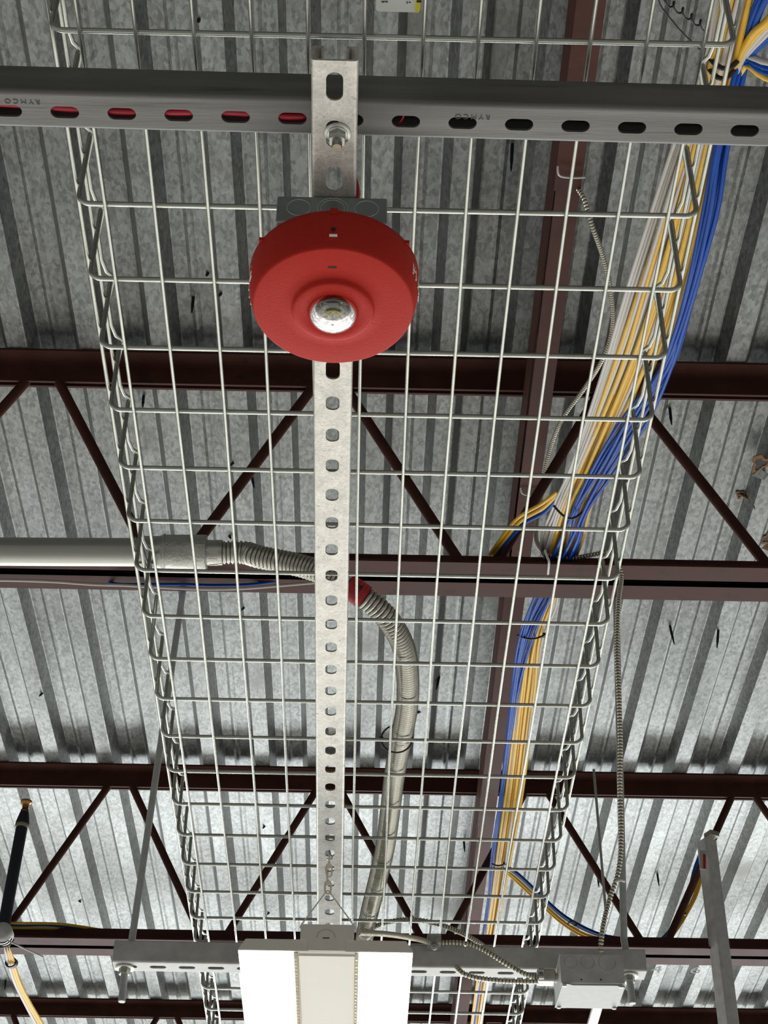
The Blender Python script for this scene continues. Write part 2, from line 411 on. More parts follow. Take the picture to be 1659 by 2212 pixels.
# ================================================================== cross strut A (near)
ZA = 2.821
aL, aR = PZ(0, 236, ZA), PZ(1659, 281, ZA)     # centre line of the bottom face
d = (aR-aL).normalized(); cA = (aL+aR)/2
def rowmx(o, d_): return axes(o, (d_.y, -d_.x, 0), d_, (0, 0, 1))      # local y along d, local x = right of it
slots_px = [16, 131, 255, 378, 502, 626, 750, 870, 994, 1116, 1239, 1362, 1485, 1608]
s0 = (PZ(16, 236, ZA)-cA).dot(d); s1 = (PZ(1608, 286, ZA)-cA).dot(d); stp = (s1-s0)/13
holes = [slot(-0.0015, s0+stp*k, 0.0130, 0.0255) for k in range(-8, 22)]
mb = MB(); mxA = rowmx(cA, d)
channel(mb, 0.0413, 0.0375, -0.80, 0.85, holes, mxA, t=0.0026, r=0.0045)
sA = thing('strut_channel', cA, 'dark grey slotted strut crossing under the tray in front of the strobe', 'strut')
part(mb, 'channel_body', M['strut_dark'], sA)
for px, py in ((48, 219), (1021, 252)):
    p = PZ(px, py, ZA-0.0002)
    text_mesh('RYMCO', 0.0072, axes(p, (-d.x, -d.y, 0), (-d.y, d.x, 0), (0, 0, -1)), 'stamped_letters', M['stamp'], sA, 0.0002, 1.45)

# ================================================================== long slotted channel under the tray
ZC = 2.800
c0 = (PZ(675, 131, ZC)+PZ(771.5, 131, ZC))/2; c1 = (PZ(684, 1960, ZC)+PZ(739.5, 1960, ZC))/2
d = (c1-c0).normalized(); L_ = 1.975
ys = (871, 940, 1006, 1069, 1129, 1187, 1242, 1297, 1348, 1398, 1445, 1491, 1535, 1579, 1621, 1661, 1699, 1737, 1775)
yb = (PZ(716, 871, ZC)-c0).dot(d)
holes = []
for k in range(-10, 32):
    q = yb+0.05105*k
    if 0.012 < q < L_-0.01: holes.append(slot(0, q, 0.0145, 0.0285) if q < 0.18 else rslot(0, q, 0.0145, 0.0285 if q < 0.4 else 0.0215, 0.0068))
holes = [slot(0, 0.0270, 0.0148, 0.030), slot(0, 0.0785, 0.0148, 0.030), slot(0, 0.1300, 0.0148, 0.030)]+[h for h in holes if sum(p[1] for p in h)/len(h) > 0.30]
mb = MB(); mxC = rowmx(c0, d)
channel(mb, 0.0408, 0.0205, 0, L_, holes, mxC, t=0.0022, r=0.0035, lip=0.0095, down=0.006)
cC = thing('strut_channel', c0, 'long pale galvanized slotted channel running down the middle below the tray', 'strut')
part(mb, 'channel_body', M['strut'], cC)
def onC(px, py): return PZ(px, py, ZC)
# bolt through channel and strut
p = PZ(729, 287, ZC)
bt = thing('hex_bolt', p, 'zinc bolt with wide washer and nut joining pale channel to dark strut', 'bolt')
D = Matrix.Translation(p) @ Matrix.Rotation(PI, 4, 'X')        # local z points down
mb = MB(); mb.lathe([(0.0055, -0.001), (0.0118, -0.0005), (0.0122, 0.0008), (0.0118, 0.002), (0.0055, 0.002)], D, 40); part(mb, 'washer', M['bolt'], bt)
mb = MB(); mb.lathe([(0.0055, 0.002), (0.0092, 0.002), (0.0094, 0.0032), (0.0085, 0.0036), (0.0055, 0.0036)], D, 40); part(mb, 'washer', M['bolt'], bt)
mb = MB(); mb.lathe([(0.0050, 0.0036), (0.0085, 0.0036), (0.0085, 0.0105), (0.0076, 0.0122), (0.0050, 0.0122)], D @ Matrix.Rotation(PI/6, 4, 'Z'), 6, False); part(mb, 'nut', M['bolt'], bt)
mb = MB(); pr_ = []
z = -0.004
while z < 0.0195: pr_ += [(0.0046, z), (0.0040, z+0.0006)]; z += 0.0013
mb.lathe(pr_+[(0.0042, 0.020)], D, 24); s_ = part(mb, 'threaded_shank', M['bolt'], bt)
mb = MB(); mb.lathe([(0.0001, 0.0205), (0.0041, 0.0203), (0.0042, 0.0195)], D, 24, False); sub(mb, 'cut_end', M['boltend'], s_)
# red cable inside strut A, dropping to the back box
def inA(px, dz=0.006, off=0.0):
    q = PZ(px, 236+(px-16)*50/1592.0, ZA); return Vector((q.x, q.y+off+0.0028, ZA+dz))
pts = [inA(-500, 0.008, 0.002), inA(-60, 0.008, -0.004), inA(131, 0.008, -0.001), inA(255, 0.008, 0.001), inA(378, 0.007, -0.001), inA(502, 0.008, -0.002), inA(626, 0.008, 0.001), inA(690, 0.016, 0.004), Vector((-0.043, 0.990, 2.866)), Vector((-0.026, 1.012, 2.850)), PZ(757, 372, 2.832), PZ(766, 398, 2.822), PZ(768, 425, 2.806), PZ(764, 440, 2.797)]
mb = MB(); mb.tube(cat(pts, 0.006), 0.0042, 10)
tag(mb.build('fire_alarm_cable', M['red_dark'], origin=pts[0]), 'red cable lying inside the dark strut and dropping behind the strobe', 'cable')

P_ = [inA(835, 0.010, -0.006), inA(852, 0.007, -0.002), inA(866, 0.006, 0.003), inA(880, 0.009, 0.010)]
P_ = [inA(846, 0.006, 0.0062), inA(860, 0.006, 0.0045), inA(868, 0.006, 0.0), inA(873, 0.006, -0.0065)]
mb = MB(); mb.tube(cat(P_, 0.001), 0.0010, 8)
tag(mb.build('fire_alarm_wire', M['red_dark'], origin=P_[0]), 'thin red wire curling inside the dark strut slot right of the pale channel', 'wire')

# ================================================================== back box and strobe
ST = Vector((-0.0325, 1.109, 2.72))
bb = thing('electrical_box', (ST.x-0.0015, 1.096, 2.80), 'square grey metal box clamped to the pale channel above the red strobe', 'electrical box')
bx0, bx1, by0, by1 = -0.0858, 0.0155, 1.044, 1.1456
mb = MB(); mb.box((bx0, by0, 2.764), (bx1, by1, 2.799)); o = part(mb, 'box_body', M['box'], bb)
bev = o.modifiers.new('b', 'BEVEL'); bev.width = 0.0015; bev.segments = 3
def ringx(mb_, cx, cz, r, t=0.0006, y=by0):
    mb_.tube([(cx+r*math.cos(i*PI/20), y, cz+r*math.sin(i*PI/20)) for i in range(40)], t, 6, closed=True)
for cx, rr in ((-0.0655, (0.0108,)), (-0.0345, (0.0108, 0.0138)), (-0.0035, (0.0108,))):
    mb = MB(); 
    for r in rr: ringx(mb, cx, 2.7835, r)
    part(mb, 'knockout', M['ring'], bb)

sb = thing('strobe', ST+Vector((0, 0, 0.045)), 'round red ceiling strobe with clear domed lens below the grey box', 'fire alarm strobe')
Dn = Matrix.Translation(ST) @ Matrix.Rotation(PI, 4, 'X')      # local z down, 0 = face plane
mb = MB()
mb.lathe([(0.0700, -0.046), (0.0780, -0.0455), (0.0790, -0.044), (0.0794, -0.036), (0.0790, -0.026), (0.0776, -0.015), (0.0752, -0.0045), (0.0743, -0.0016), (0.0737, -0.0007), (0.0730, -0.0002), (0.0722, 0.0000), (0.0500, 0.0006), (0.0392, 0.0008), (0.0388, 0.0010), (0.0376, 0.0040), (0.0366, 0.0056), (0.0350, 0.0062), (0.0235, 0.0066), (0.0225, 0.0050)], Dn, 128)
hs = part(mb, 'housing', M['red'], sb)
mb = MB(); mb.box((ST.x-0.0035, ST.y-0.0808, 2.760), (ST.x+0.0035, ST.y-0.0782, 2.766)); part(mb, 'latch_tab', M['red'], sb)
for sx in (-1, 1):
    mb = MB(); mb.box((ST.x+sx*0.0665-0.0025, ST.y-0.0455, 2.7605), (ST.x+sx*0.0665+0.0025, ST.y-0.0405, 2.7640)); part(mb, 'side_clip', M['red'], sb)
# marks: pinhole, white dash, slot in face
def side_pt(th, z, r=0.0797): return Vector((ST.x+r*math.cos(th), ST.y+r*math.sin(th), z))
q = PY(720, 494, ST.y-0.0790); mb = MB(); mb.lathe([(0.0001, 0), (0.0021, 0.0001), (0.0021, 0.001)], axes((q.x, ST.y-0.0782, q.z), (1, 0, 0), (0, 0, 1), (0, -1, 0)), 16); part(mb, 'pinhole', M['dark'], sb)
q = PY(720, 507, ST.y-0.0790); mb = MB(); mb.box((q.x-0.0036, ST.y-0.0795, q.z-0.0005), (q.x+0.0036, ST.y-0.0770, q.z+0.0006)); part(mb, 'white_dash', M['white'], sb)
q = PZ(718, 577, ST.z-0.0004); mb = MB(); mb.box((q.x-0.0038, q.y-0.0010, ST.z-0.0008), (q.x+0.0038, q.y+0.0012, ST.z+0.001)); part(mb, 'face_slot', M['dark'], sb)
q = PZ(718, 754, ST.z-0.0002); mb = MB(); mb.box((q.x-0.0085, q.y-0.0003, ST.z-0.0004), (q.x+0.0085, q.y+0.0003, ST.z+0.001)); part(mb, 'moulding_line', mat('red_groove', (0.28, 0.02, 0.015), 0, 0.6), sb)
# lettering on both flanks
for base, sgn in ((-0.36, 1), (PI-0.15, 1)):
    for i, ch in enumerate('FIRE'):
        th = base+i*0.135-(0.05 if ch == 'I' else 0)-(0.02 if i > 1 else 0)
        c_ = side_pt(th, 2.7430, 0.0787)
        text_mesh(ch, 0.0200, axes(c_, (-math.sin(th), math.cos(th), 0), (0, 0, 1), (math.cos(th), math.sin(th), 0)), 'letter', M['white'], sb, 0.0004)
# clear dome and what is inside it
mb = MB()
pr_ = [(0.0228, 0.0045), (0.0226, 0.0075)]
for i in range(1, 11):
    a_ = i*PI/20; pr_.append((max(0.0001, 0.0222*math.cos(a_)), 0.0078+0.0125*math.sin(a_)))
inner = [(max(0.0001, r*0.93), z-0.0012) for r, z in pr_][::-1]
mb.lathe(pr_+inner, Dn, 64)
part(mb, 'lens_dome', M['glass'], sb, 'clear plastic dome over the strobe lamp')
mb = MB()
pr_ = [(0.0222, 0.0062)]+[(0.0212-0.0011*i, 0.0100-0.0010*i+0.0012*(i % 2)) for i in range(0, 9)]+[(0.0115, 0.003), (0.0001, 0.003)]
mb.lathe(pr_, Dn, 20, False); part(mb, 'reflector', M['mirror'], sb)
mb = MB(); mb.lathe([(0.0115, 0.0032), (0.0115, 0.0055), (0.0001, 0.0056)], Dn, 32, False); bd = part(mb, 'lamp_board', M['pcb'], sb)
mb = MB()
for i in range(-4, 5):
    an = PI/2+i*0.17; r = 0.0105
    for rr_ in (0.0, 0.0024):
        if rr_ and abs(i) < 2: continue
        mx = Dn @ Matrix.Translation((-(r-rr_)*math.cos(an)*0.95, (r-rr_)*math.sin(an)-0.0070, 0.0068))
        mb.box((-0.0010, -0.0007, 0), (0.0010, 0.0007, 0.0016), mx)
part(mb, 'led', M['phos'], sb, 'yellow lamp elements')
for dx in (-0.0052, 0.0052):
    mb = MB(); mb.lathe([(0.0001, 0.0062), (0.0014, 0.0061), (0.0014, 0.0052)], Dn @ Matrix.Translation((dx, -0.0060, 0)), 12, False); part(mb, 'board_screw', M['dark'], sb)
mb = MB(); mb.box((-0.0052, 0.0105, 0.0045), (0.0052, 0.0150, 0.0085), Dn); part(mb, 'optic_block', M['pcb'], sb)

# ================================================================== strut B (far) with rods
ZB = 2.821
bL = (PZ(243, 2078, ZB)+PZ(248, 2101, ZB))/2; bR = (PZ(1396, 2098, ZB)+PZ(1392, 2118, ZB))/2
yc = (bL.y+bR.y)/2+0.0; cB = Vector(((bL.x+bR.x)/2, 2.811+0.0207, ZB)); d = Vector((1, (PZ(1396, 2098, ZB).y-PZ(243, 2078, ZB).y)/(bR.x-bL.x), 0)).normalized()
half = (bR.x-bL.x)/2
h0 = (PZ(341, 2088, ZB)-cB).dot(d)
holes = [slot(0, h0+0.0508*k, 0.0115, 0.029) for k in range(-3, 18) if abs(h0+0.0508*k) < half-0.018]
mb = MB(); channel(mb, 0.0413, 0.0405, -half, half, holes, rowmx(cB, d), t=0.0026, r=0.0035)
sB = thing('strut_channel', cB, 'grey slotted strut on two threaded rods, behind the lit luminaire', 'strut')
part(mb, 'channel_body', M['strut_b'], sB)

def rod(name, pts_px, Yp, r, label, top_z, grp):
    P_ = [PY(px, py, Yp-(0.115 if py < 1300 else 0)) for px, py in pts_px]
    b = thing(name, P_[0], label, 'threaded rod', grp)
    mb_ = MB(); pr_ = P_
    if top_z and pr_[-1].z < top_z:
        d_ = (pr_[-1]-pr_[-2]).normalized(); pr_.append(pr_[-1]+d_*((top_z-pr_[-1].z)/d_.z))
    pts_ = []
    for i in range(len(pr_)-1):
        n_ = max(2, int((pr_[i+1]-pr_[i]).length/0.0025))
        pts_ += [pr_[i].lerp(pr_[i+1], j/n_) for j in range(n_)]
    pts_.append(pr_[-1])
    mb_.tube(pts_, [r*(1.0 if i % 2 else 0.93) for i in range(len(pts_))], 12)
    part(mb_, 'rod_shaft', M['rod'], b)
    return b, P_
yR = 2.832
rl, pl_ = rod('threaded_rod', [(263, 2164), (271, 2080), (285, 2030), (400, 1245)], yR, 0.0066, 'threaded rod through the left end of the far strut', 0, 'hanger rods of the far strut')
rr_, pr2 = rod('threaded_rod', [(1366, 2168), (1356, 2080), (1348, 2030), (1330, 1260)], yR, 0.0066, 'threaded rod through the right end of the far strut, beside junction box', 0, 'hanger rods of the far strut')
for r_, p_ in ((rl, pl_), (rr_, pr2)):
    c_ = Vector((p_[1].x, yR, ZB)); Dm = Matrix.Translation(c_) @ Matrix.Rotation(PI, 4, 'X')
    mb = MB(); mb.lathe([(0.006, 0.0), (0.0165, 0.0002), (0.0165, 0.0030), (0.006, 0.0031)], Dm, 32); part(mb, 'washer', M['bolt'], r_)
    mb = MB(); mb.lathe([(0.006, 0.0031), (0.0105, 0.0031), (0.0105, 0.0125), (0.0096, 0.0142), (0.006, 0.0142)], Dm, 6, False); part(mb, 'nut', M['bolt'], r_)
rod('threaded_rod', [(1310, 1985), (1285, 1690)], 4.32, 0.0040, 'thin threaded rod hanging beyond the far strut, between two joists', 4.09, None)
# thin conduit leaving junction box
# junction box on strut B
k_ = 1.0175
jy0 = 2.7470; jx0, jx1, jz0, jz1 = 0.3490, 0.4575, 2.7690, 2.8205
jb = thing('junction_box', ((jx0+jx1)/2, jy0+0.05, jz1), 'square grey metal junction box with pale cover under the far strut', 'electrical box')
mb = MB(); mb.box((jx0, jy0, jz0), (jx1, jy0+0.1016, jz1)); o = part(mb, 'box_body', M['strut_b'], jb)
cx_ = (jx0+jx1)/2
cv = [(jx0+0.002, jy0-0.001), (jx0+0.012, jy0-0.001), (jx0+0.020, jy0+0.004), (jx1-0.014, jy0+0.003), (jx1+0.001, jy0+0.010), (jx1+0.0005, jy0+0.085), (jx1-0.008, jy0+0.094), (jx1-0.009, jy0+0.1025), (jx0+0.022, jy0+0.1015), (jx0+0.014, jy0+0.1025), (jx0-0.001, jy0+0.1015)]
mb = MB(); mb.plate(cv, [], jz0-0.0030, jz0-0.0002); part(mb, 'cover_plate', M['cover'], jb, 'pale flat cover plate')
for (ax, ay) in ((jx0+0.006, jy0+0.004), (jx1-0.006, jy0+0.006), (jx1-0.006, jy0+0.098), (jx0+0.006, jy0+0.098)):
    mb = MB(); mb.lathe([(0.0001, 0.0045), (0.0034, 0.004), (0.0036, 0.003), (0.0036, 0.0)], Matrix.Translation((ax, ay, jz0-0.001)) @ Matrix.Rotation(PI, 4, 'X'), 16); part(mb, 'cover_screw', M['bolt'], jb)
for px, r in ((1233, 0.0108), (1269, 0.0114), (1311, 0.0145)):
    q = PY(px, 2079, jy0); mb = MB(); ringx(mb, q.x, q.z-0.001, r, 0.0007, jy0); part(mb, 'knockout', M['ring'], jb)
for px in (1256, 1298):
    q = PY(px, 2116, jy0); mb = MB(); mb.lathe([(0.0001, 0.0005), (0.0015, 0.0004), (0.0015, -0.001)], axes(q, (1, 0, 0), (0, 0, 1), (0, -1, 0)), 12); part(mb, 'pinhole', M['dark'], jb)
mb = MB(); q = Vector((0.432, jy0+0.102, 2.795)); mb.tube([q, q+Vector((0.004, 1.5, 0.0))], 0.0095, 20)
tag(mb.build('conduit', M['emt'], origin=q), 'pale straight conduit leaving the back of the junction box', 'conduit')

# ================================================================== EMT conduit with coupling and flexible conduit
EZ = 3.0065
e0, e1 = (PZ(0, 1160, EZ)+PZ(0, 1222, EZ))/2, (PZ(300, 1163, EZ)+PZ(300, 1222, EZ))/2
d = (e1-e0).normalized()
mb = MB(); mb.tube([e0-d*0.9, e0, e1+d*0.03], 0.0196, 40)
tag(mb.build('conduit', M['emt'], origin=e0), 'thick pale metal conduit coming in from the left above the tray side', 'conduit')
cs = (PZ(300, 1190, EZ)-e0).dot(d); ce = (PZ(446, 1190, EZ)-e0).dot(d)
cp = thing('conduit_coupling', e0+d*cs, 'thick zinc coupling joining the straight conduit to the flexible one', 'conduit fitting')
Lc = ce-cs; mxE = basis(e0+d*cs, d)
mb = MB(); mb.lathe([(0.0200, 0), (0.0222, 0.0004), (0.0226, 0.002), (0.0226, Lc*0.30), (0.0238, Lc*0.34), (0.0238, Lc*0.37), (0.0228, Lc*0.38)], mxE, 48); part(mb, 'compression_collar', M['bolt'], cp)
mb = MB(); mb.lathe([(0.0225, Lc*0.355), (0.0252, Lc*0.36), (0.0256, Lc*0.385), (0.0240, Lc*0.40), (0.0236, Lc*0.405), (0.0246, Lc*0.415), (0.0246, Lc*0.985), (0.0240, Lc), (0.0150, Lc)], mxE, 48); part(mb, 'coupling_body', M['couple'], cp)
Lk = (PZ(481, 1190, EZ)-e0).dot(d)-ce
mb = MB(); mb.lathe([(0.0174, Lc), (0.0176, Lc+0.001), (0.0176, Lc+Lk-0.001), (0.0170, Lc+Lk)], mxE, 40)
ck = part(mb, 'flex_connector', M['bolt'], cp)
for an in (-2.6, -1.9, -1.2, -0.4):
    mb = MB(); mb.box((0.0172, -0.0016, Lc+0.004), (0.0182, 0.0016, Lc+Lk-0.006), mxE @ Matrix.Rotation(an, 4, 'Z')); sub(mb, 'rib', M['flex'], ck)
for dy in (-0.010, 0.006):
    mb = MB(); mb.box((0.0220, -0.0035, 0.004+dy+0.008), (0.0262, 0.0035, 0.012+dy+0.008), mxE @ Matrix.Rotation(-PI*0.55, 4, 'Z')); part(mb, 'clamp_screw', M['bolt'], cp)

fx = e0+d*(ce+Lk)
def flexpt(px, py, z): return PZ(px, py, z)
fp = [fx-d*0.004, fx+d*0.03, flexpt(560, 1203, 2.995), flexpt(650, 1222, 2.975), flexpt(715, 1245, 2.955), flexpt(770, 1278, 2.935), flexpt(830, 1328, 2.915), flexpt(868, 1388, 2.905), flexpt(880, 1450, 2.902), flexpt(880, 1520, 2.901), flexpt(868, 1590, 2.901), flexpt(853, 1670, 2.901), flexpt(843, 1750, 2.901), flexpt(832, 1830, 2.901), flexpt(815, 1905, 2.901), flexpt(795, 1985, 2.901), flexpt(782, 2060, 2.901), flexpt(770, 2150, 2.901), flexpt(765, 2300, 2.901)]
pts = cat(fp, 0.0014)
rs = [0.0162 - 0.0022*(0, 0.1, 1, 0.9)[i % 4] for i in range(len(pts))]
fc = thing('flexible_conduit', fx, 'ribbed silver flexible conduit curving down inside the wire tray', 'flexible conduit')
mb = MB(); mb.tube(pts, rs, 28); o = part(mb, 'ribbed_tube', M['flex'], fc); o.data.materials.append(M['groove_shade'])
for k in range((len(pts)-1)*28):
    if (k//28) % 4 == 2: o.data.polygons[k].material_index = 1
ia = min(range(len(pts)), key=lambda i: (pts[i]-flexpt(776, 1280, 2.935)).length)
seg_ = pts[ia-12:ia+8]
mb = MB(); mb.tube(seg_, [0.0172+0.0003*math.sin(i*1.7) for i in range(len(seg_))], 18)
tp = mb.build('marking_tape', M['tape'], origin=seg_[0]); tag(tp, 'red tape wrapped around the flexible conduit, marked with black ink', 'tape')
# handwritten strokes on the tape
tcen = pts[ia-3]; n_ = (EYE-tcen).normalized(); tx = (seg_[-1]-seg_[0]).normalized(); ty = n_.cross(tx).normalized()
mb = MB()
for (u0, v0, u1, v1) in ((-0.006, 0.006, 0.006, 0.0065), (-0.004, 0.010, -0.001, 0.003), (0.001, 0.0105, 0.004, 0.002), (-0.004, 0.0085, 0.005, 0.010), (0.004, 0.009, -0.003, 0.003)):
    a_ = []
    for i in range(6):
        u_, v_ = u0+(u1-u0)*i/5, v0+(v1-v0)*i/5
        c_ = tcen+tx*u_; a_.append(c_+ty*v_+n_*(math.sqrt(max(0, 0.0176**2-v_*v_))))
    mb.tube(a_, 0.0005, 5)
ink = mb.build('ink_marks', M['ink'], origin=tuple(seg_[0])); ink.parent = tp; ink.location = (0, 0, 0)
def tie(center, axis, rx, ry, thick, wid, m_, name, label, category, grp=None, tail=None, tilt=0):
    mx = basis(center, axis); n = 36; P_ = [mx @ Vector((rx*math.cos(2*PI*i/n), ry*math.sin(2*PI*i/n), tilt*math.cos(2*PI*i/n))) for i in range(n)]
    t_ = thing(name, center, label, category, grp)
    b = MB(); b.tube(P_, thick, 6, closed=True)
    if wid > thick*2:
        off = Vector(axis).normalized()*wid*0.5
        b = MB(); A_ = [p+off for p in P_]; B_ = [p-off for p in P_]; C_ = [(p-Vector(center))*1.0 for p in P_]
        vs = []
        for k in range(n):
            o_ = C_[k].normalized()*thick*2
            vs += [A_[k], B_[k], B_[k]+o_, A_[k]+o_]
        fs = []
        for k in range(n):
            k2 = (k+1) % n
            for q_ in range(4):
                q2 = (q_+1) % 4; fs.append((k*4+q_, k*4+q2, k2*4+q2, k2*4+q_))
        b.add(vs, fs)
    part(b, 'strap', m_, t_)
    if tail:
        b = MB(); b.tube(cat(tail, 0.004), max(thick, 0.0012), 6); part(b, 'tail', m_, t_)
    b = MB(); c_ = Vector(tail[0]) if tail else P_[0]; b.box((-0.003, -0.0025, -0.0025), (0.003, 0.0025, 0.0025), Matrix.Translation(c_)); part(b, 'tie_head', m_, t_)
    return t_
q = flexpt(857, 1596, 2.893)
tie(q, (0.05, 1, 0.55), 0.0225, 0.020, 0.0013, 0.001, M['black'], 'cable_tie', 'black tie looped around the flexible conduit halfway down the tray', 'cable tie')
# wire tie round the coupling
q = PZ(318, 1190, 2.99)
mb = MB(); mb.tube(cat([PZ(292, 1158, 2.98), PZ(300, 1166, 2.975), PZ(304, 1185, 2.972), PZ(310, 1205, 2.975), PZ(320, 1230, 2.98)], 0.004), 0.0014, 6)
mb.tube(cat([PZ(297, 1160, 2.979), PZ(303, 1170, 2.974), PZ(311, 1190, 2.972), PZ(318, 1212, 2.975), PZ(328, 1230, 2.98)], 0.004), 0.0011, 6)
tag(mb.build('tie_wire', M['black'], origin=q), 'thin black tie wire binding the coupling to the left tray side', 'wire')

# ================================================================== armoured cables
def armoured(pl, r, name, label, step=0.0015, material='mc'):
    P_ = cat(pl, step); b = MB(); b.tube(P_, [r*(1, 1, 0.74, 0.74)[i % 4] for i in range(len(P_))], 12)
    o = b.build(name, M[material], origin=pl[0]); o.data.materials.append(M['groove_shade'])
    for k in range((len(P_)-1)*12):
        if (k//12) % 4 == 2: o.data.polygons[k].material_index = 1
    for p in o.data.polygons: p.use_smooth = False
    return tag(o, label, 'armoured cable')
def Zp(l): return [PZ(*q) for q in l]
armoured(Zp([(1240, 395, 3.97), (1262, 430, 3.93), (1280, 490, 3.90), (1304, 560, 3.90), (1321, 640, 3.90), (1322, 710, 3.90), (1302, 775, 3.90), (1265, 835, 3.92), (1215, 905, 3.93), (1186, 980, 3.935), (1172, 1060, 3.90), (1160, 1130, 3.75), (1160, 1172, 3.66), (1182, 1196, 3.60), (1225, 1206, 3.585), (1280, 1198, 3.585), (1318, 1192, 3.585), (1335, 1215, 3.56), (1342, 1250, 3.53), (1336, 1300, 3.46), (1333, 1400, 3.36), (1337, 1500, 3.27), (1340, 1600, 3.19), (1339, 1700, 3.11), (1342, 1800, 3.03), (1336, 1880, 2.965), (1316, 1945, 2.915), (1303, 2000, 2.865), (1298, 2040, 2.832), (1298, 2056, 2.822)]), 0.0048, 'armoured_cable', 'long silver armoured cable looping down from the brown beam into junction box')
def Yp(l): return [PY(*q) for q in l]
armoured(Yp([(775, 2014, 2.50), (840, 2018, 2.60), (900, 2028, 2.74), (935, 2036, 2.785), (985, 2036, 2.785), (1025, 2042, 2.785), (1060, 2060, 2.78), (1095, 2082, 2.78), (1130, 2102, 2.785), (1160, 2110, 2.80), (1180, 2108, 2.80)]), 0.0048, 'armoured_cable', 'pale armoured cable from the luminaire across the far strut face')
armoured(Yp([(978, 2082, 2.832), (988, 2090, 2.81), (1000, 2102, 2.80), (1030, 2112, 2.80), (1080, 2118, 2.80), (1130, 2120, 2.80), (1172, 2120, 2.80)]), 0.0048, 'armoured_cable', 'short armoured cable coming out of a strut slot to the junction box')
armoured(Zp([(790, 2012, 2.90), (830, 1994, 2.895), (880, 1986, 2.892), (930, 1992, 2.892), (985, 2010, 2.892), (1040, 2040, 2.892), (1080, 2080, 2.892)]), 0.0045, 'armoured_cable', 'armoured cable arching on the tray floor behind the luminaire')
cn = thing('cable_connector', PY(1185, 2112, 2.80), 'silver double cable clamp connector on the left side of junction box', 'cable connector')
q = PY(1185, 2112, 2.80)
mb = MB(); mb.box((q.x-0.021, 2.787, q.z-0.011), (q.x+0.012, 2.812, q.z+0.012)); o = part(mb, 'clamp_body', M['bolt'], cn); bv = o.modifiers.new('b', 'BEVEL'); bv.width = 0.004; bv.segments = 3
for s_ in (-1, 1):
    mb = MB(); mb.tube([(q.x-0.019, 2.783, q.z+s_*0.006), (q.x-0.010, 2.783, q.z+s_*0.006)], 0.0042, 10); part(mb, 'clamp_screw', M['bolt'], cn)
jb_neck = MB(); jb_neck.tube([(q.x+0.010, 2.80, q.z), (jx0+0.001, 2.80, q.z)], 0.0085, 16); part(jb_neck, 'lock_ring', M['bolt'], cn)
q = PY(936, 2044, 2.80)
cl = thing('cable_clip', q, 'small silver clip holding the armoured cable to the strut face', 'cable clip')
mb = MB(); mb.box((q.x-0.011, 2.776, q.z-0.004), (q.x+0.013, 2.812, q.z+0.013)); part(mb, 'clip_body', M['bolt'], cl)
mb = MB(); mb.lathe([(0.0025, 0), (0.0065, 0), (0.0065, 0.006), (0.0025, 0.006)], axes((q.x+0.001, 2.782, q.z-0.010), (1, 0, 0), (0, 0, 1), (0, -1, 0)), 16); part(mb, 'clip_screw', M['bolt'], cl)

# white ties
def loop_px(name, lst, z_, r, label, mname='tiew', category='cable tie'):
    b = MB(); P_ = cat([PZ(px, py, z) if len(q_) == 3 else PZ(px, py, z_) for q_ in lst for (px, py, z) in [(q_[0], q_[1], q_[2] if len(q_) == 3 else z_)]], 0.004)
    b.tube(P_, r, 6); return tag(b.build(name, M[mname], origin=P_[0]), label, category)
loop_px('zip_tie', [(1206, 343, 3.96), (1205, 370, 3.945), (1212, 381, 3.943), (1240, 384, 3.943), (1264, 383, 3.943)], 3.94, 0.0019, 'white zip tie around the brown beam just beyond the dark strut')
loop_px('zip_tie', [(1125, 1040, 3.96), (1126, 1062, 3.945), (1135, 1069, 3.943), (1155, 1071, 3.943), (1171, 1069, 3.943)], 3.94, 0.0017, 'white zip tie around the brown beam above the joist bottom chord')
loop_px('zip_tie', [(1177, 1188, 3.57), (1183, 1205, 3.555), (1186, 1214, 3.548), (1184, 1240, 3.548)], 3.55, 0.0024, 'white zip tie hanging the armoured cable on the first joist')
loop_px('zip_tie', [(1331, 1903, 2.945), (1340, 1900, 2.945), (1350, 1903, 2.945)], 2.94, 0.0028, 'white zip tie joining armoured cable to right threaded rod', )

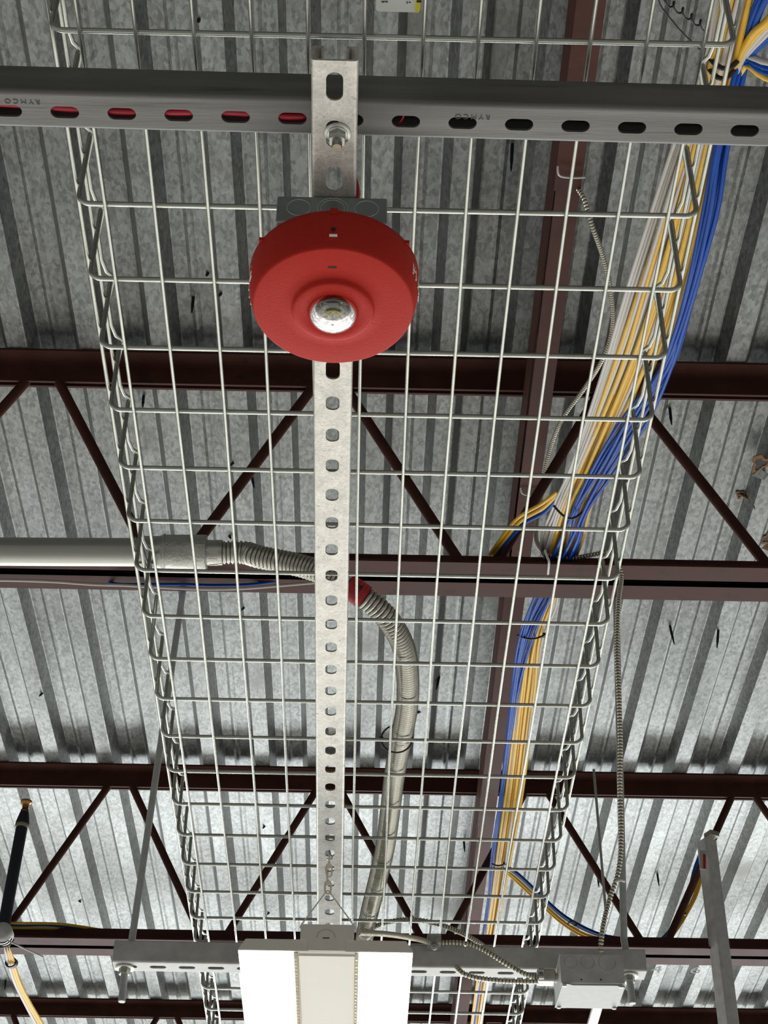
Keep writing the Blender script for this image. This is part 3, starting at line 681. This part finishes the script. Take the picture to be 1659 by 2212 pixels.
# ================================================================== network cable bundle
#         py    xl    xr    z
STN = [(-140, 1585, 1665, 3.14), (0, 1548, 1628, 3.15), (150, 1520, 1588, 3.17), (320, 1456, 1556, 3.20), (600, 1362, 1490, 3.27), (800, 1303, 1425, 3.36), (1000, 1236, 1330, 3.48), (1100, 1196, 1278, 3.55), (1185, 1170, 1258, 3.605), (1290, 1148, 1214, 3.635), (1380, 1126, 1178, 3.66), (1500, 1112, 1164, 3.70), (1700, 1090, 1136, 3.75), (1850, 1068, 1110, 3.76), (1990, 1050, 1084, 3.76), (2140, 1026, 1056, 3.76), (2300, 1005, 1036, 3.76)]
def bundle(n, mname, u0, u1, name, label, grp, r, swirl, cross=None, stations=STN, kd=0.012):
    for i in range(n):
        u = u0+(u1-u0)*((i+0.5)/n) + random.uniform(-0.02, 0.02); ph = random.uniform(0, 6.28); dz0 = random.uniform(-kd, kd); P_ = []
        for j, (py, xl, xr, z) in enumerate(stations):
            uu = u
            if cross: uu = u + (cross[1]-cross[0])*min(1, max(0, (py-cross[2])/(cross[3]-cross[2])))
            uu += swirl*math.sin(ph+j*1.3)
            P_.append(PZ(xl+(xr-xl)*uu, py+random.uniform(-6, 6), z+dz0+0.003*math.sin(ph*2+j)))
        Q_ = cat(P_, 0.015); Q_ = [Q_[0]+(Q_[0]-Q_[1]).normalized()*1.6]+Q_+[Q_[-1]+(Q_[-1]-Q_[-2]).normalized()*2.0]
        b = MB(); b.tube(Q_, r, 8)
        tag(b.build(name, M[mname], origin=P_[0]), label, 'network cable', grp)
bundle(4, 'whitej', 0.0, 0.10, 'network_cable', 'white network cable on the left edge of the cable bundle beside the tray', 'white cables on the edge of the bundle', 0.0030, 0.012, cross=(0, 0.74, 1190, 1290))
bundle(4, 'whitej', 0.22, 0.45, 'network_cable', 'white network cable shifting to the left edge of the bundle above the first joist', 'white cables shifting across the bundle', 0.0028, 0.02, cross=(0, -0.10, 750, 1000), kd=0.008)
bundle(13, 'yellow', 0.18, 0.96, 'network_cable', 'yellow network cable in the bundle running beside the tray', 'yellow cables in the bundle', 0.0038, 0.05, cross=(0, -0.10, 1150, 1300))
bundle(2, 'whitej', 0.55, 0.80, 'network_cable', 'white network cable among the yellow ones in the bundle', 'white cables in the bundle middle', 0.0030, 0.06)
BL = [(-160, 1720, 1775, 3.10), (0, 1632, 1662, 3.13), (100, 1600, 1625, 3.16), (180, 1580, 1604, 3.165), (330, 1546, 1568, 3.18), (450, 1522, 1550, 3.20), (600, 1484, 1514, 3.24), (720, 1452, 1480, 3.29), (800, 1424, 1450, 3.33), (900, 1352, 1402, 3.385), (1000, 1284, 1346, 3.445), (1100, 1228, 1284, 3.51), (1185, 1196, 1252, 3.57), (1290, 1154, 1190, 3.608), (1380, 1124, 1150, 3.635), (1500, 1104, 1119, 3.69), (1700, 1081, 1090, 3.75), (1850, 1062, 1069, 3.76), (1990, 1050, 1056, 3.76), (2300, 1006, 1012, 3.76)]
bundle(7, 'blue', 0.0, 1.0, 'network_cable', 'blue network cable on the right side of the bundle beside the tray', 'blue cables in the bundle', 0.0031, 0.16, stations=BL, kd=0.008)
# cables coming in at the upper right corner and the side branch
def single(lst, r, mname, label, grp=None, category='network cable', name='network_cable'):
    P_ = [PZ(*q_) for q_ in lst]; b = MB(); Q_ = cat(P_, 0.01)
    # cables that leave the picture carry on a good way beyond it
    if lst[0][0] < -40 or lst[0][0] > 1720: Q_.insert(0, Q_[0]+(Q_[0]-Q_[1]).normalized()*1.2)
    if lst[-1][0] > 1760 or (lst[-1][1] > 2240 and lst[-1][0] < 200): Q_.append(Q_[-1]+(Q_[-1]-Q_[-2]).normalized()*1.2)
    b.tube(Q_, r, 8)
    return tag(b.build(name, M[mname], origin=P_[0]), label, category, grp)
for i, (mn, dx) in enumerate((('yellow', 0), ('yellow', 12), ('whitej', 24), ('whitej', 40), ('blue', 52), ('blue', 64))):
    nm = {'yellow': 'yellow', 'whitej': 'white', 'blue': 'blue'}[mn]
    single([(1740+dx*1.2, -110, 3.11), (1668+dx, 30-dx*0.35, 3.125), (1628+dx*0.75, 70, 3.14), (1598+dx*0.35, 120, 3.155), (1582+dx*0.16, 170, 3.165), (1566+dx*0.10, 230, 3.18), (1545+dx*0.1, 340, 3.20), (1500+dx*0.1, 520, 3.24), (1440+dx*0.1, 760, 3.34)], 0.0040, mn, nm+' network cable sweeping in from the upper right corner to join the bundle', nm+' cables from the upper right corner')
for i, (mn, dy) in enumerate((('whitej', -14), ('blue', -4), ('blue', 5), ('yellow', 15))):
    nm = {'yellow': 'yellow', 'whitej': 'white', 'blue': 'blue'}[mn]
    single([(1590, 260, 3.19), (1596, 180, 3.17), (1612, 130+dy*0.6, 3.155), (1640, 145+dy, 3.15), (1680, 156+dy*1.3, 3.15), (1800, 170+dy*1.5, 3.15)], 0.0038, mn, nm+' network cable turning off to the right at the black tie'+(' , lower' if False else ''), 'cables turning off to the right' if mn == 'blue' else None)
# branch to lower left by first joist
for i, (mn, dx) in enumerate((('yellow', 0), ('yellow', 8), ('blue', 16))):
    nm = 'yellow' if mn == 'yellow' else 'blue'
    single([(1205+dx*0.5, 1062, 3.54), (1170+dx*0.6, 1088+dx, 3.56), (1120+dx*0.8, 1118+dx*0.8, 3.58), (1085+dx*0.8, 1160+dx*0.5, 3.60), (1052+dx, 1206, 3.615), (1030+dx, 1236, 3.62)], 0.0036, mn, nm+' network cable branching left behind the beam down to the first joist', 'yellow branch cables at the first joist' if mn == 'yellow' else None)
# branch across to second joist on the right
for i, (mn, dy) in enumerate((('yellow', 10), ('yellow', 4), ('whitej', -4), ('blue', -10))):
    nm = {'yellow': 'yellow', 'whitej': 'white', 'blue': 'blue'}[mn]
    single([(1082, 1868+dy*0.5, 3.76), (1120, 1898+dy, 3.74), (1170, 1945+dy, 3.70), (1215, 1985+dy, 3.66), (1260, 2012+dy, 3.63), (1305, 2026+dy*0.6, 3.62), (1360, 2032+dy*0.3, 3.62), (1420, 2040, 3.62)], 0.0038, mn, nm+' network cable slanting right from the bundle toward the far strut', 'yellow cables slanting toward the far strut' if mn == 'yellow' else None)
# far right drop beside leaning strut
for i, (mn, dx) in enumerate((('blue', -5), ('blue', 0), ('yellow', 9), ('yellow', 14))):
    nm = {'yellow': 'yellow', 'blue': 'blue'}[mn]
    single([(1518+dx*0.3, 1832, 3.93), (1504+dx, 1880, 3.88), (1492+dx, 1930, 3.82), (1472+dx*0.8, 1975, 3.76), (1450+dx*0.8, 2010, 3.70), (1425+dx, 2036, 3.64), (1405+dx, 2046, 3.62)], 0.0042, mn, nm+' network cable hanging beside the vertical strut on the right', nm+' cables beside the vertical strut')
# cables along the second joist, left side
for i, (mn, dy) in enumerate((('yellow', -12), ('blue', -8), ('yellow', -2), ('blue', 5), ('whitej', 9))):
    nm = {'yellow': 'yellow', 'whitej': 'white', 'blue': 'blue'}[mn]
    single([(-60, 2002+dy, 3.60), (30, 2006+dy, 3.60), (130, 2008+dy, 3.605), (220, 2016+dy*0.6, 3.61), (300, 2024+dy*0.3, 3.615), (420, 2032, 3.618)], 0.0040, mn, nm+' network cable lying along the second joist on the left', nm+' cables along the second joist')
# drop at the lower left
for i, (mn, dx) in enumerate((('whitej', -5), ('yellow', 1), ('yellow', 6))):
    nm = {'yellow': 'yellow', 'whitej': 'white'}[mn]
    single([(14+dx, 2040, 3.56), (22+dx, 2075, 3.56), (36+dx, 2120, 3.58), (58+dx, 2165, 3.60), (84+dx*1.2, 2212, 3.62), (110+dx, 2260, 3.64)], 0.0052, mn, nm+' network cable descending at the lower left corner', nm+' cables at the lower left corner')
q = PZ(25, 2080, 3.56); tie(q, (0.2, 1, 0.1), 0.013, 0.011, 0.002, 0.014, M['black'], 'cable_tie', 'black strap around the cables at the lower left corner', 'cable tie')
# black ties on the bundle
def band(px0, px1, py, sag, z, r, label, dz=0.012):
    n = 9; P_ = []
    for i in range(n):
        t = i/(n-1); P_.append(PZ(px0+(px1-px0)*t, py+sag*math.sin(PI*t), z-dz*math.sin(PI*t)))
    b = MB(); b.tube(cat(P_, 0.004), r, 8); return b, P_
for args, lab in (((1530, 1602, 122, 26, 3.165, 0.0030, 0), 'upper black tie strapping the cable bundle at the top right'),
                  ((1530, 1590, 146, 24, 3.165, 0.0030, 0), 'lower black tie strapping the cable bundle at the top right'),
                  ((1196, 1270, 1092, 28, 3.525, 0.0022, 0), 'black tie around the cable bundle above the first joist'),
                  ((1118, 1176, 1372, 8, 3.64, 0.0022, 0), 'black tie around the cable bundle beyond the first joist'),
                  ((1063, 1090, 1866, 4, 3.745, 0.0024, 0), 'black tie around the cable bundle beyond the second joist'),
                  ((1226, 1243, 1996, -6, 3.62, 0.0024, 0), 'black tie around the cables slanting toward the far strut'),
                  ((1462, 1478, 1974, 6, 3.75, 0.0024, 0), 'black tie around cables beside the vertical strut on the right')):
    b, P_ = band(*args[:6], lab, 0.026 if args[2] < 1100 else 0.02)
    t_ = thing('cable_tie', P_[0], lab, 'cable tie'); part(b, 'strap', M['black'], t_)
    b = MB(); b.box((-0.004, -0.004, -0.004), (0.004, 0.004, 0.004), Matrix.Translation(P_[-1])); part(b, 'tie_head', M['black'], t_)
# pale and blue wires under the first joist on the left
single([(-60, 1252, 3.545), (60, 1254, 3.545), (130, 1257, 3.54), (200, 1262, 3.54), (270, 1264, 3.538), (340, 1268, 3.536), (430, 1272, 3.535), (520, 1271, 3.536), (600, 1265, 3.54), (680, 1258, 3.55)], 0.0030, 'whitej', 'thin white wire sagging along the underside of first joist', None, 'wire', 'wire')
single([(230, 1256, 3.56), (262, 1262, 3.545), (330, 1262, 3.55), (400, 1262, 3.55), (460, 1264, 3.545), (540, 1262, 3.55), (620, 1252, 3.56)], 0.0028, 'blue', 'thin blue wire tucked behind the white one under first joist', None, 'wire', 'wire')
# thin wire above the beam at top right, and the curled wire
single([(1421, -20, 3.60), (1425, 8, 3.60), (1448, 40, 3.60), (1470, 66, 3.60), (1494, 90, 3.60), (1515, 110, 3.60)], 0.0012, 'black', 'thin dark straight wire beside the curled wire at the top right', None, 'wire', 'wire')
P_ = []
for i in range(0, 150):
    t = i/149; px, py = 1432+(1528-1432)*t, -4+(62+4)*t
    a_ = t*2*PI*5; P_.append(PZ(px+5*math.cos(a_), py-9*math.sin(a_), 3.6+0.008*math.cos(a_)))
mb = MB(); mb.tube(P_, 0.0015, 6); tag(mb.build('curled_wire', M['black'], origin=P_[0]), 'springy curled dark wire under the deck at the top right', 'wire')

# ================================================================== luminaire
LY = 2.351; LZ = 2.6415; LX0, LX1 = -0.1733, 0.0832; LL = 0.62; LCX = (LX0+LX1)/2
lm = thing('luminaire', (LCX, LY+LL/2, LZ+0.04), 'cream rectangular luminaire with two glowing white panels hung below tray', 'light fixture')
mb = MB()
mb.prism([(LX0, LZ+0.001), (LX0, LZ+0.004), (LX0+0.010, LZ+0.020), (LX1-0.010, LZ+0.020), (LX1, LZ+0.004), (LX1, LZ+0.001)], LY, LY+LL)
hsg = part(mb, 'housing', M['cream'], lm); bv = hsg.modifiers.new('b', 'BEVEL'); bv.width = 0.0015; bv.segments = 2
# end plate (T shape)
xa, xb = -0.0830, -0.0035
mb = MB(); z1_ = 2.6840; z2_ = 2.6600; z3_ = 2.6430
def plT(s_in): return [(xa, z2_), (xa, z1_-0.002), (xa+0.002, z1_), (xb-0.002, z1_), (xb, z1_-0.002), (xb, z2_), (xb-0.012, z2_), (xb-0.013, z3_), (xa+0.013, z3_), (xa+0.012, z2_)]
mb.prism(plT(0), LY-0.0022, LY-0.0002); ep = part(mb, 'end_plate', M['cream'], lm)
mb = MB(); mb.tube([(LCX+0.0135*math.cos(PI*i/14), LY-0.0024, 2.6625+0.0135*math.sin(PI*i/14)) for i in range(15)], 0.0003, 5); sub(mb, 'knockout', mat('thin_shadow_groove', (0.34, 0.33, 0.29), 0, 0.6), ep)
mb = MB(); mb.box((LCX-0.005, LY-0.0026, 2.6618), (LCX+0.005, LY-0.0020, 2.6632)); sub(mb, 'slot', M['dark'], ep)
# box end behind the T plate (driver compartment)
mb = MB(); mb.box((xa+0.001, LY+0.0005, LZ+0.018), (xb-0.001, LY+LL-0.01, LZ+0.041)); part(mb, 'driver_box', M['cream'], lm)
pxm = (LX1-LX0)/378.0
def lx(px): return LX0+(px-514)*pxm
YS = LY+0.0015
for (a1, a2) in ((lx(514.6), lx(632)), (lx(776), lx(891.4))):
    mb = MB(); mb.box((a1, YS, LZ-0.0006), (a2, LY+LL-0.012, LZ+0.0012)); ln = part(mb, 'lens_panel', M['lens'], lm, 'glowing white panel')
    for k in range(10):
        yk = YS+0.022+0.056*k
        for e_, s_ in ((a1, 1), (a2, -1)):
            mb = MB(); mb.box((e_-0.0005 if s_ > 0 else e_-0.0045, yk, LZ-0.0012), (e_+0.0045 if s_ > 0 else e_+0.0005, yk+0.0012, LZ-0.0004)); sub(mb, 'clip', M['ring'], ln)
mb = MB(); mb.box((lx(645), LY+0.010, LZ-0.0020), (lx(766), LY+LL-0.012, LZ+0.001)); part(mb, 'centre_panel', M['cream'], lm)
for (a1, a2) in ((lx(633.5), lx(644)), (lx(766.5), lx(775))):
    outl = [(a1, LY+0.004), (a2, LY+0.004), (a2, LY+LL-0.012), (a1, LY+LL-0.012)]
    hl = []
    for k in range(23):
        y_ = LY+0.020+0.0247*k
        if y_+0.014 < LY+LL-0.014: hl.append([(a1+0.0012, y_), (a2-0.0022, y_+0.0020), (a2-0.0022, y_+0.0145), (a1+0.0012, y_+0.0125)])
    mb = MB(); mb.plate(outl, hl, LZ-0.0040, LZ-0.0025); st_ = part(mb, 'perforated_strip', M['creamw'], lm)
    mb = MB(); mb.box((a1+0.0005, LY+0.004, LZ-0.0006), (a2-0.0005, LY+LL-0.012, LZ+0.0009)); sub(mb, 'slot_backing', M['tan'], st_)
# V wire hanger and chain
ap = Vector((-0.0445, LY, 2.7385))
hw = thing('hanger_wire', ap, 'thin bent V shaped hanging wire on the top of luminaire', 'wire')
mb = MB(); mb.tube(cat([(xa+0.001, LY, 2.678), (xa+0.0015, LY, 2.6845), (ap.x-0.003, LY, ap.z-0.002)], 0.004)+cat([(ap.x-0.003, LY, ap.z-0.002), (ap.x, LY, ap.z+0.0012), (ap.x+0.003, LY, ap.z-0.002)], 0.001)[1:]+cat([(ap.x+0.003, LY, ap.z-0.002), (xb-0.0015, LY, 2.6845), (xb-0.001, LY, 2.678)], 0.004)[1:], 0.0011, 8); part(mb, 'bent_wire', M['creamw'], hw)
ch = thing('chain', (ap.x, LY, 2.80), 'short silver link chain and hook holding the luminaire hanger wire', 'chain')
links = [(ap+Vector((0, 0, 0.006)), 0.2), (ap+Vector((-0.001, 0, 0.020)), 1.5), (ap+Vector((0.001, 0, 0.034)), 0.4), (ap+Vector((0.0005, 0, 0.048)), 1.7)]
for c_, rot in links:
    mb = MB(); P_ = []
    for i in range(24):
        a_ = 2*PI*i/24; P_.append(c_+Matrix.Rotation(rot, 3, 'Z') @ Vector((0.0046*math.cos(a_), 0, 0.0106*(abs(math.sin(a_))**0.6)*(1 if math.sin(a_) > 0 else -1))))
    mb.tube(P_, 0.00150, 6, closed=True); part(mb, 'link', M['creamw'], ch)
mb = MB(); q = ap+Vector((0, 0, 0.0535)); mb.tube(cat([q+Vector((-0.003, 0, 0)), q+Vector((0.002, 0, -0.002)), q+Vector((0.005, 0, 0.003)), q+Vector((0.002, 0, 0.008)), q+Vector((0, 0, 0.020))], 0.001), 0.0012, 6)
part(mb, 'hook', M['bolt'], ch)

# ================================================================== vertical strut at the right
VY = 4.33
vt = PY(1536, 1812, VY); 
vs_ = thing('strut_channel', vt, 'vertical grey strut hanging at the lower right with a taped end', 'strut')
ang = math.radians(28)
for sgn, off in ((1, 0.0),):
    mb = MB(); mx = Matrix.Translation(Vector((vt.x, vt.y, vt.z))) @ Matrix.Rotation(ang, 4, 'Z') @ Matrix.Rotation(-PI/2, 4, 'X')
    channel(mb, 0.0413, 0.0413, 0, 1.35, [], mx, t=0.0026)
    part(mb, 'channel_body', M['strut_b'], vs_)
q = PY(1518, 1858, VY-0.03)
sg = thing('caution_label', q, 'white label with a red band stuck on the vertical strut', 'label')
mx = Matrix.Translation(q) @ Matrix.Rotation(0.1, 4, 'Y')
mb = MB(); mb.box((-0.009, -0.001, -0.028), (0.010, 0.001, 0.030), mx); part(mb, 'label_sheet', M['whitej'], sg)
mb = MB(); mb.box((0.001, -0.0022, -0.026), (0.0075, -0.001, 0.018), mx); part(mb, 'red_band', M['tape'], sg)
mb = MB(); mb.box((-0.014, -0.018, 0.004), (0.016, 0.012, 0.018), Matrix.Translation(vt) @ Matrix.Rotation(ang, 4, 'Z')); part(mb, 'strut_end_cap', M['tan'], vs_)

# ================================================================== pipe at the left
py_ = 4.34
a, b_ = PY(47, 1788, py_), PY(6, 2010, py_)
pp = thing('insulated_pipe', b_, 'black sleeved pipe with a brass tip standing at the lower left', 'pipe')
dd = (a-b_).normalized(); Lp = (a-b_).length; mx = basis(b_, dd)
mb = MB(); mb.lathe([(0.0165, 0), (0.0165, Lp-0.004), (0.0160, Lp)], mx, 32); part(mb, 'sleeve', M['navy'], pp)
mb = MB(); mb.lathe([(0.0190, Lp-0.001), (0.0200, Lp), (0.0200, Lp+0.009), (0.0190, Lp+0.010)], mx, 32); part(mb, 'collar', M['tan'], pp)
mb = MB(); mb.lathe([(0.0200, Lp+0.010), (0.0195, Lp+0.016), (0.0145, Lp+0.040), (0.0125, Lp+0.048)], mx, 32); part(mb, 'cone', M['navy'], pp)
mb = MB(); mb.lathe([(0.0120, Lp+0.048), (0.0120, Lp+0.055), (0.0090, Lp+0.056), (0.0090, Lp+0.072), (0.0120, Lp+0.076), (0.0165, Lp+0.078), (0.0165, Lp+0.084), (0.0100, Lp+0.088)], mx, 32); part(mb, 'brass_tip', M['brass'], pp)
q = PY(6, 2016, py_-0.04)
pu = thing('round_bracket', q, 'round grey bracket clamped on the second joist at the left edge', 'bracket')
mb = MB(); mb.lathe([(0.001, 0.02), (0.020, 0.019), (0.027, 0.012), (0.027, -0.02), (0.001, -0.02)], axes(q, (1, 0, 0), (0, 0, 1), (0, -1, 0)), 32); part(mb, 'round_body', M['strut_b'], pu)
mb = MB()
for i in range(3):
    r = 0.022+i*0.006; mb.tube([q+Vector((r*math.cos(-0.3-PI*0.5*k/8), 0.0, r*math.sin(-0.3-PI*0.5*k/8)-0.006)) for k in range(9)], 0.0018, 6)
part(mb, 'spring', M['black'], pu)
loop_px('zip_tie', [(2, 2026, 3.53), (30, 2038, 3.515), (62, 2053, 3.505), (93, 2067, 3.50)], 3.5, 0.0022, 'pale zip tie tail sticking out at the lower left')

# ================================================================== label above the tray
q0, q1 = PZ(812, 24, 2.893), PZ(907, 26, 2.893)
lb = thing('paper_label', (q0+q1)/2, 'small white label with a yellow edge on the tray at the top', 'label')
x0_, x1_, yl = q0.x, q1.x, q0.y
mb = MB(); mb.plate(rslot((x0_+x1_)/2, yl-0.045, x1_-x0_, 0.090, 0.003), [], 2.8925, 2.8935); part(mb, 'label_sheet', M['labelp'], lb)
mb = MB(); mb.plate([(x1_-0.0042, yl-0.0885), (x1_-0.0002, yl-0.087), (x1_-0.0002, yl-0.003), (x1_-0.0018, yl-0.0003), (x1_-0.0042, yl-0.0002)], [], 2.8919, 2.8926); part(mb, 'yellow_band', M['labely'], lb)
mb = MB()
for (u_, v_, w2_, h2_) in ((0.0048, -0.0102, 0.003, 0.0010), (0.0082, -0.0104, 0.0022, 0.0010), (0.0272, -0.0095, 0.0008, 0.002), (0.0290, -0.0105, 0.0018, 0.0006), (0.036, -0.0110, 0.0042, 0.0022)):
    mb.box((x0_+u_, yl+v_-h2_, 2.8914), (x0_+u_+w2_, yl+v_, 2.8919))
part(mb, 'printed_marks', M['ink'], lb)

# ================================================================== roof screws and rusty holes
def deck_hit(px, py, marg):
    for dpx in (0, 4, -4, 8, -8, 12, -12, 16, -16, 20, -20):
        for z in (DZ, DZ+dp):
            q_ = PZ(px+dpx, py, z); ph = (q_.x-x0) % pitch
            ok = (marg <= ph <= bf-marg) if z == DZ else (bf+wl+marg <= ph <= pitch-wl-marg)
            # a bottom flat must not hide the point from the eye
            if ok and z > DZ:
                w_ = PZ(px+dpx, py, DZ); pw = (w_.x-x0) % pitch; ok = pw > bf
            if ok: return q_
    return PZ(px, py, DZ)
scr = [(1107, 312, 1104, 374), (418, 640, 414, 678), (430, 42, 428, 50), (450, 590, 446, 596), (478, 634, 474, 640), (310, 856, 308, 882), (411, 1058, 409, 1096), (1447, 882, 1451, 920), (500, 1000, 498, 1008), (551, 1024, 549, 1056), (1447, 1352, 1457, 1394), (1552, 1362, 1549, 1402), (1291, 1890, 1294, 1918), (1420, 1888, 1424, 1916), (495, 1158, 497, 1162), (527, 1313, 524, 1317), (945, 1462, 942, 1492), (92, 1498, 84, 1506), (572, 1785, 569, 1789), (1002, 1815, 1004, 1842), (582, 1972, 578, 1976), (170, 1946, 174, 1950), (12, 2118, 10, 2140), (908, 1538, 894, 1530)]
for (ax, ay, bx_, by_) in scr:
    t_ = deck_hit(ax, ay, 0)
    L_ = max(0.022, min(0.075, 0.0018*math.hypot(bx_-ax, by_-ay)))
    bt_ = PY(bx_, by_, t_.y); dv = (bt_-t_); dv = dv.normalized()*max(0.012, min(0.08, dv.length)) if dv.length > 1e-6 else Vector((0, 0, -0.02))
    if dv.z > -0.004: dv.z = -0.010
    mb = MB(); n = 8; mb.tube([t_+Vector((0, 0, 0.002))+dv*(i/n) for i in range(n+1)], [0.0034*(1-0.06*i*(i > 5)) for i in range(n)]+[0.0008], 8)
    tag(mb.build('roof_screw', M['screw'], origin=t_), 'dark screw point poking down through the metal roof deck', 'screw', 'screw points coming through the roof deck')
for (px, py, rx, lab, hook_) in ((1642, 1000, 0.020, 'ragged dark hole torn in the deck at the right edge', False), (1618, 1066, 0.009, 'small rusty nail hole below the ragged hole in the deck', True), (1652, 1162, 0.018, 'rusty hole with a brown rim in the deck, lowest of three', False)):
    c_ = deck_hit(px, py, 0.012 if rx > 0.012 else 0.008); zz = c_.z-0.0005
    c_.z = zz
    rh = thing('rusty_hole', c_, lab, 'hole')
    n = 28; ro = [rx*(1+0.28*math.sin(3*i*2*PI/n+px)+random.uniform(-0.12, 0.12)) for i in range(n)]
    ou = [(c_.x+ro[i]*math.cos(2*PI*i/n), c_.y+ro[i]*1.5*math.sin(2*PI*i/n)) for i in range(n)]
    inn = [(c_.x+ro[i]*0.62*math.cos(2*PI*i/n), c_.y+ro[i]*0.93*math.sin(2*PI*i/n)) for i in range(n)]
    mb = MB(); mb.plate(ou, [inn], zz-0.0022, zz-0.0004); part(mb, 'rim', M['rust'], rh)
    mb = MB(); mb.plate(inn, [], zz-0.0009, zz-0.0003); part(mb, 'opening', M['dark'], rh)
    if hook_:
        mb = MB(); mb.tube([c_, PY(1626, 1082, c_.y), PY(1630, 1100, c_.y)], [0.004, 0.0032, 0.001], 8); part(mb, 'nail', M['rust'], rh)
    else:
        mb = MB()
        vv = [c_+Vector((rx*0.2, rx*0.9, -0.002)), c_+Vector((rx*1.3, rx*1.6, -0.006)), c_+Vector((rx*0.8, rx*2.4, -0.010)), c_+Vector((-rx*0.6, rx*2.0, -0.004))]
        mb.add([*vv, *[v+Vector((0, 0, 0.001)) for v in vv]], [(0, 1, 2, 3), (7, 6, 5, 4), (0, 4, 5, 1), (1, 5, 6, 2), (2, 6, 7, 3), (3, 7, 4, 0)]); part(mb, 'torn_flap', M['deck'] if rx > 0.019 else M['rust'], rh)
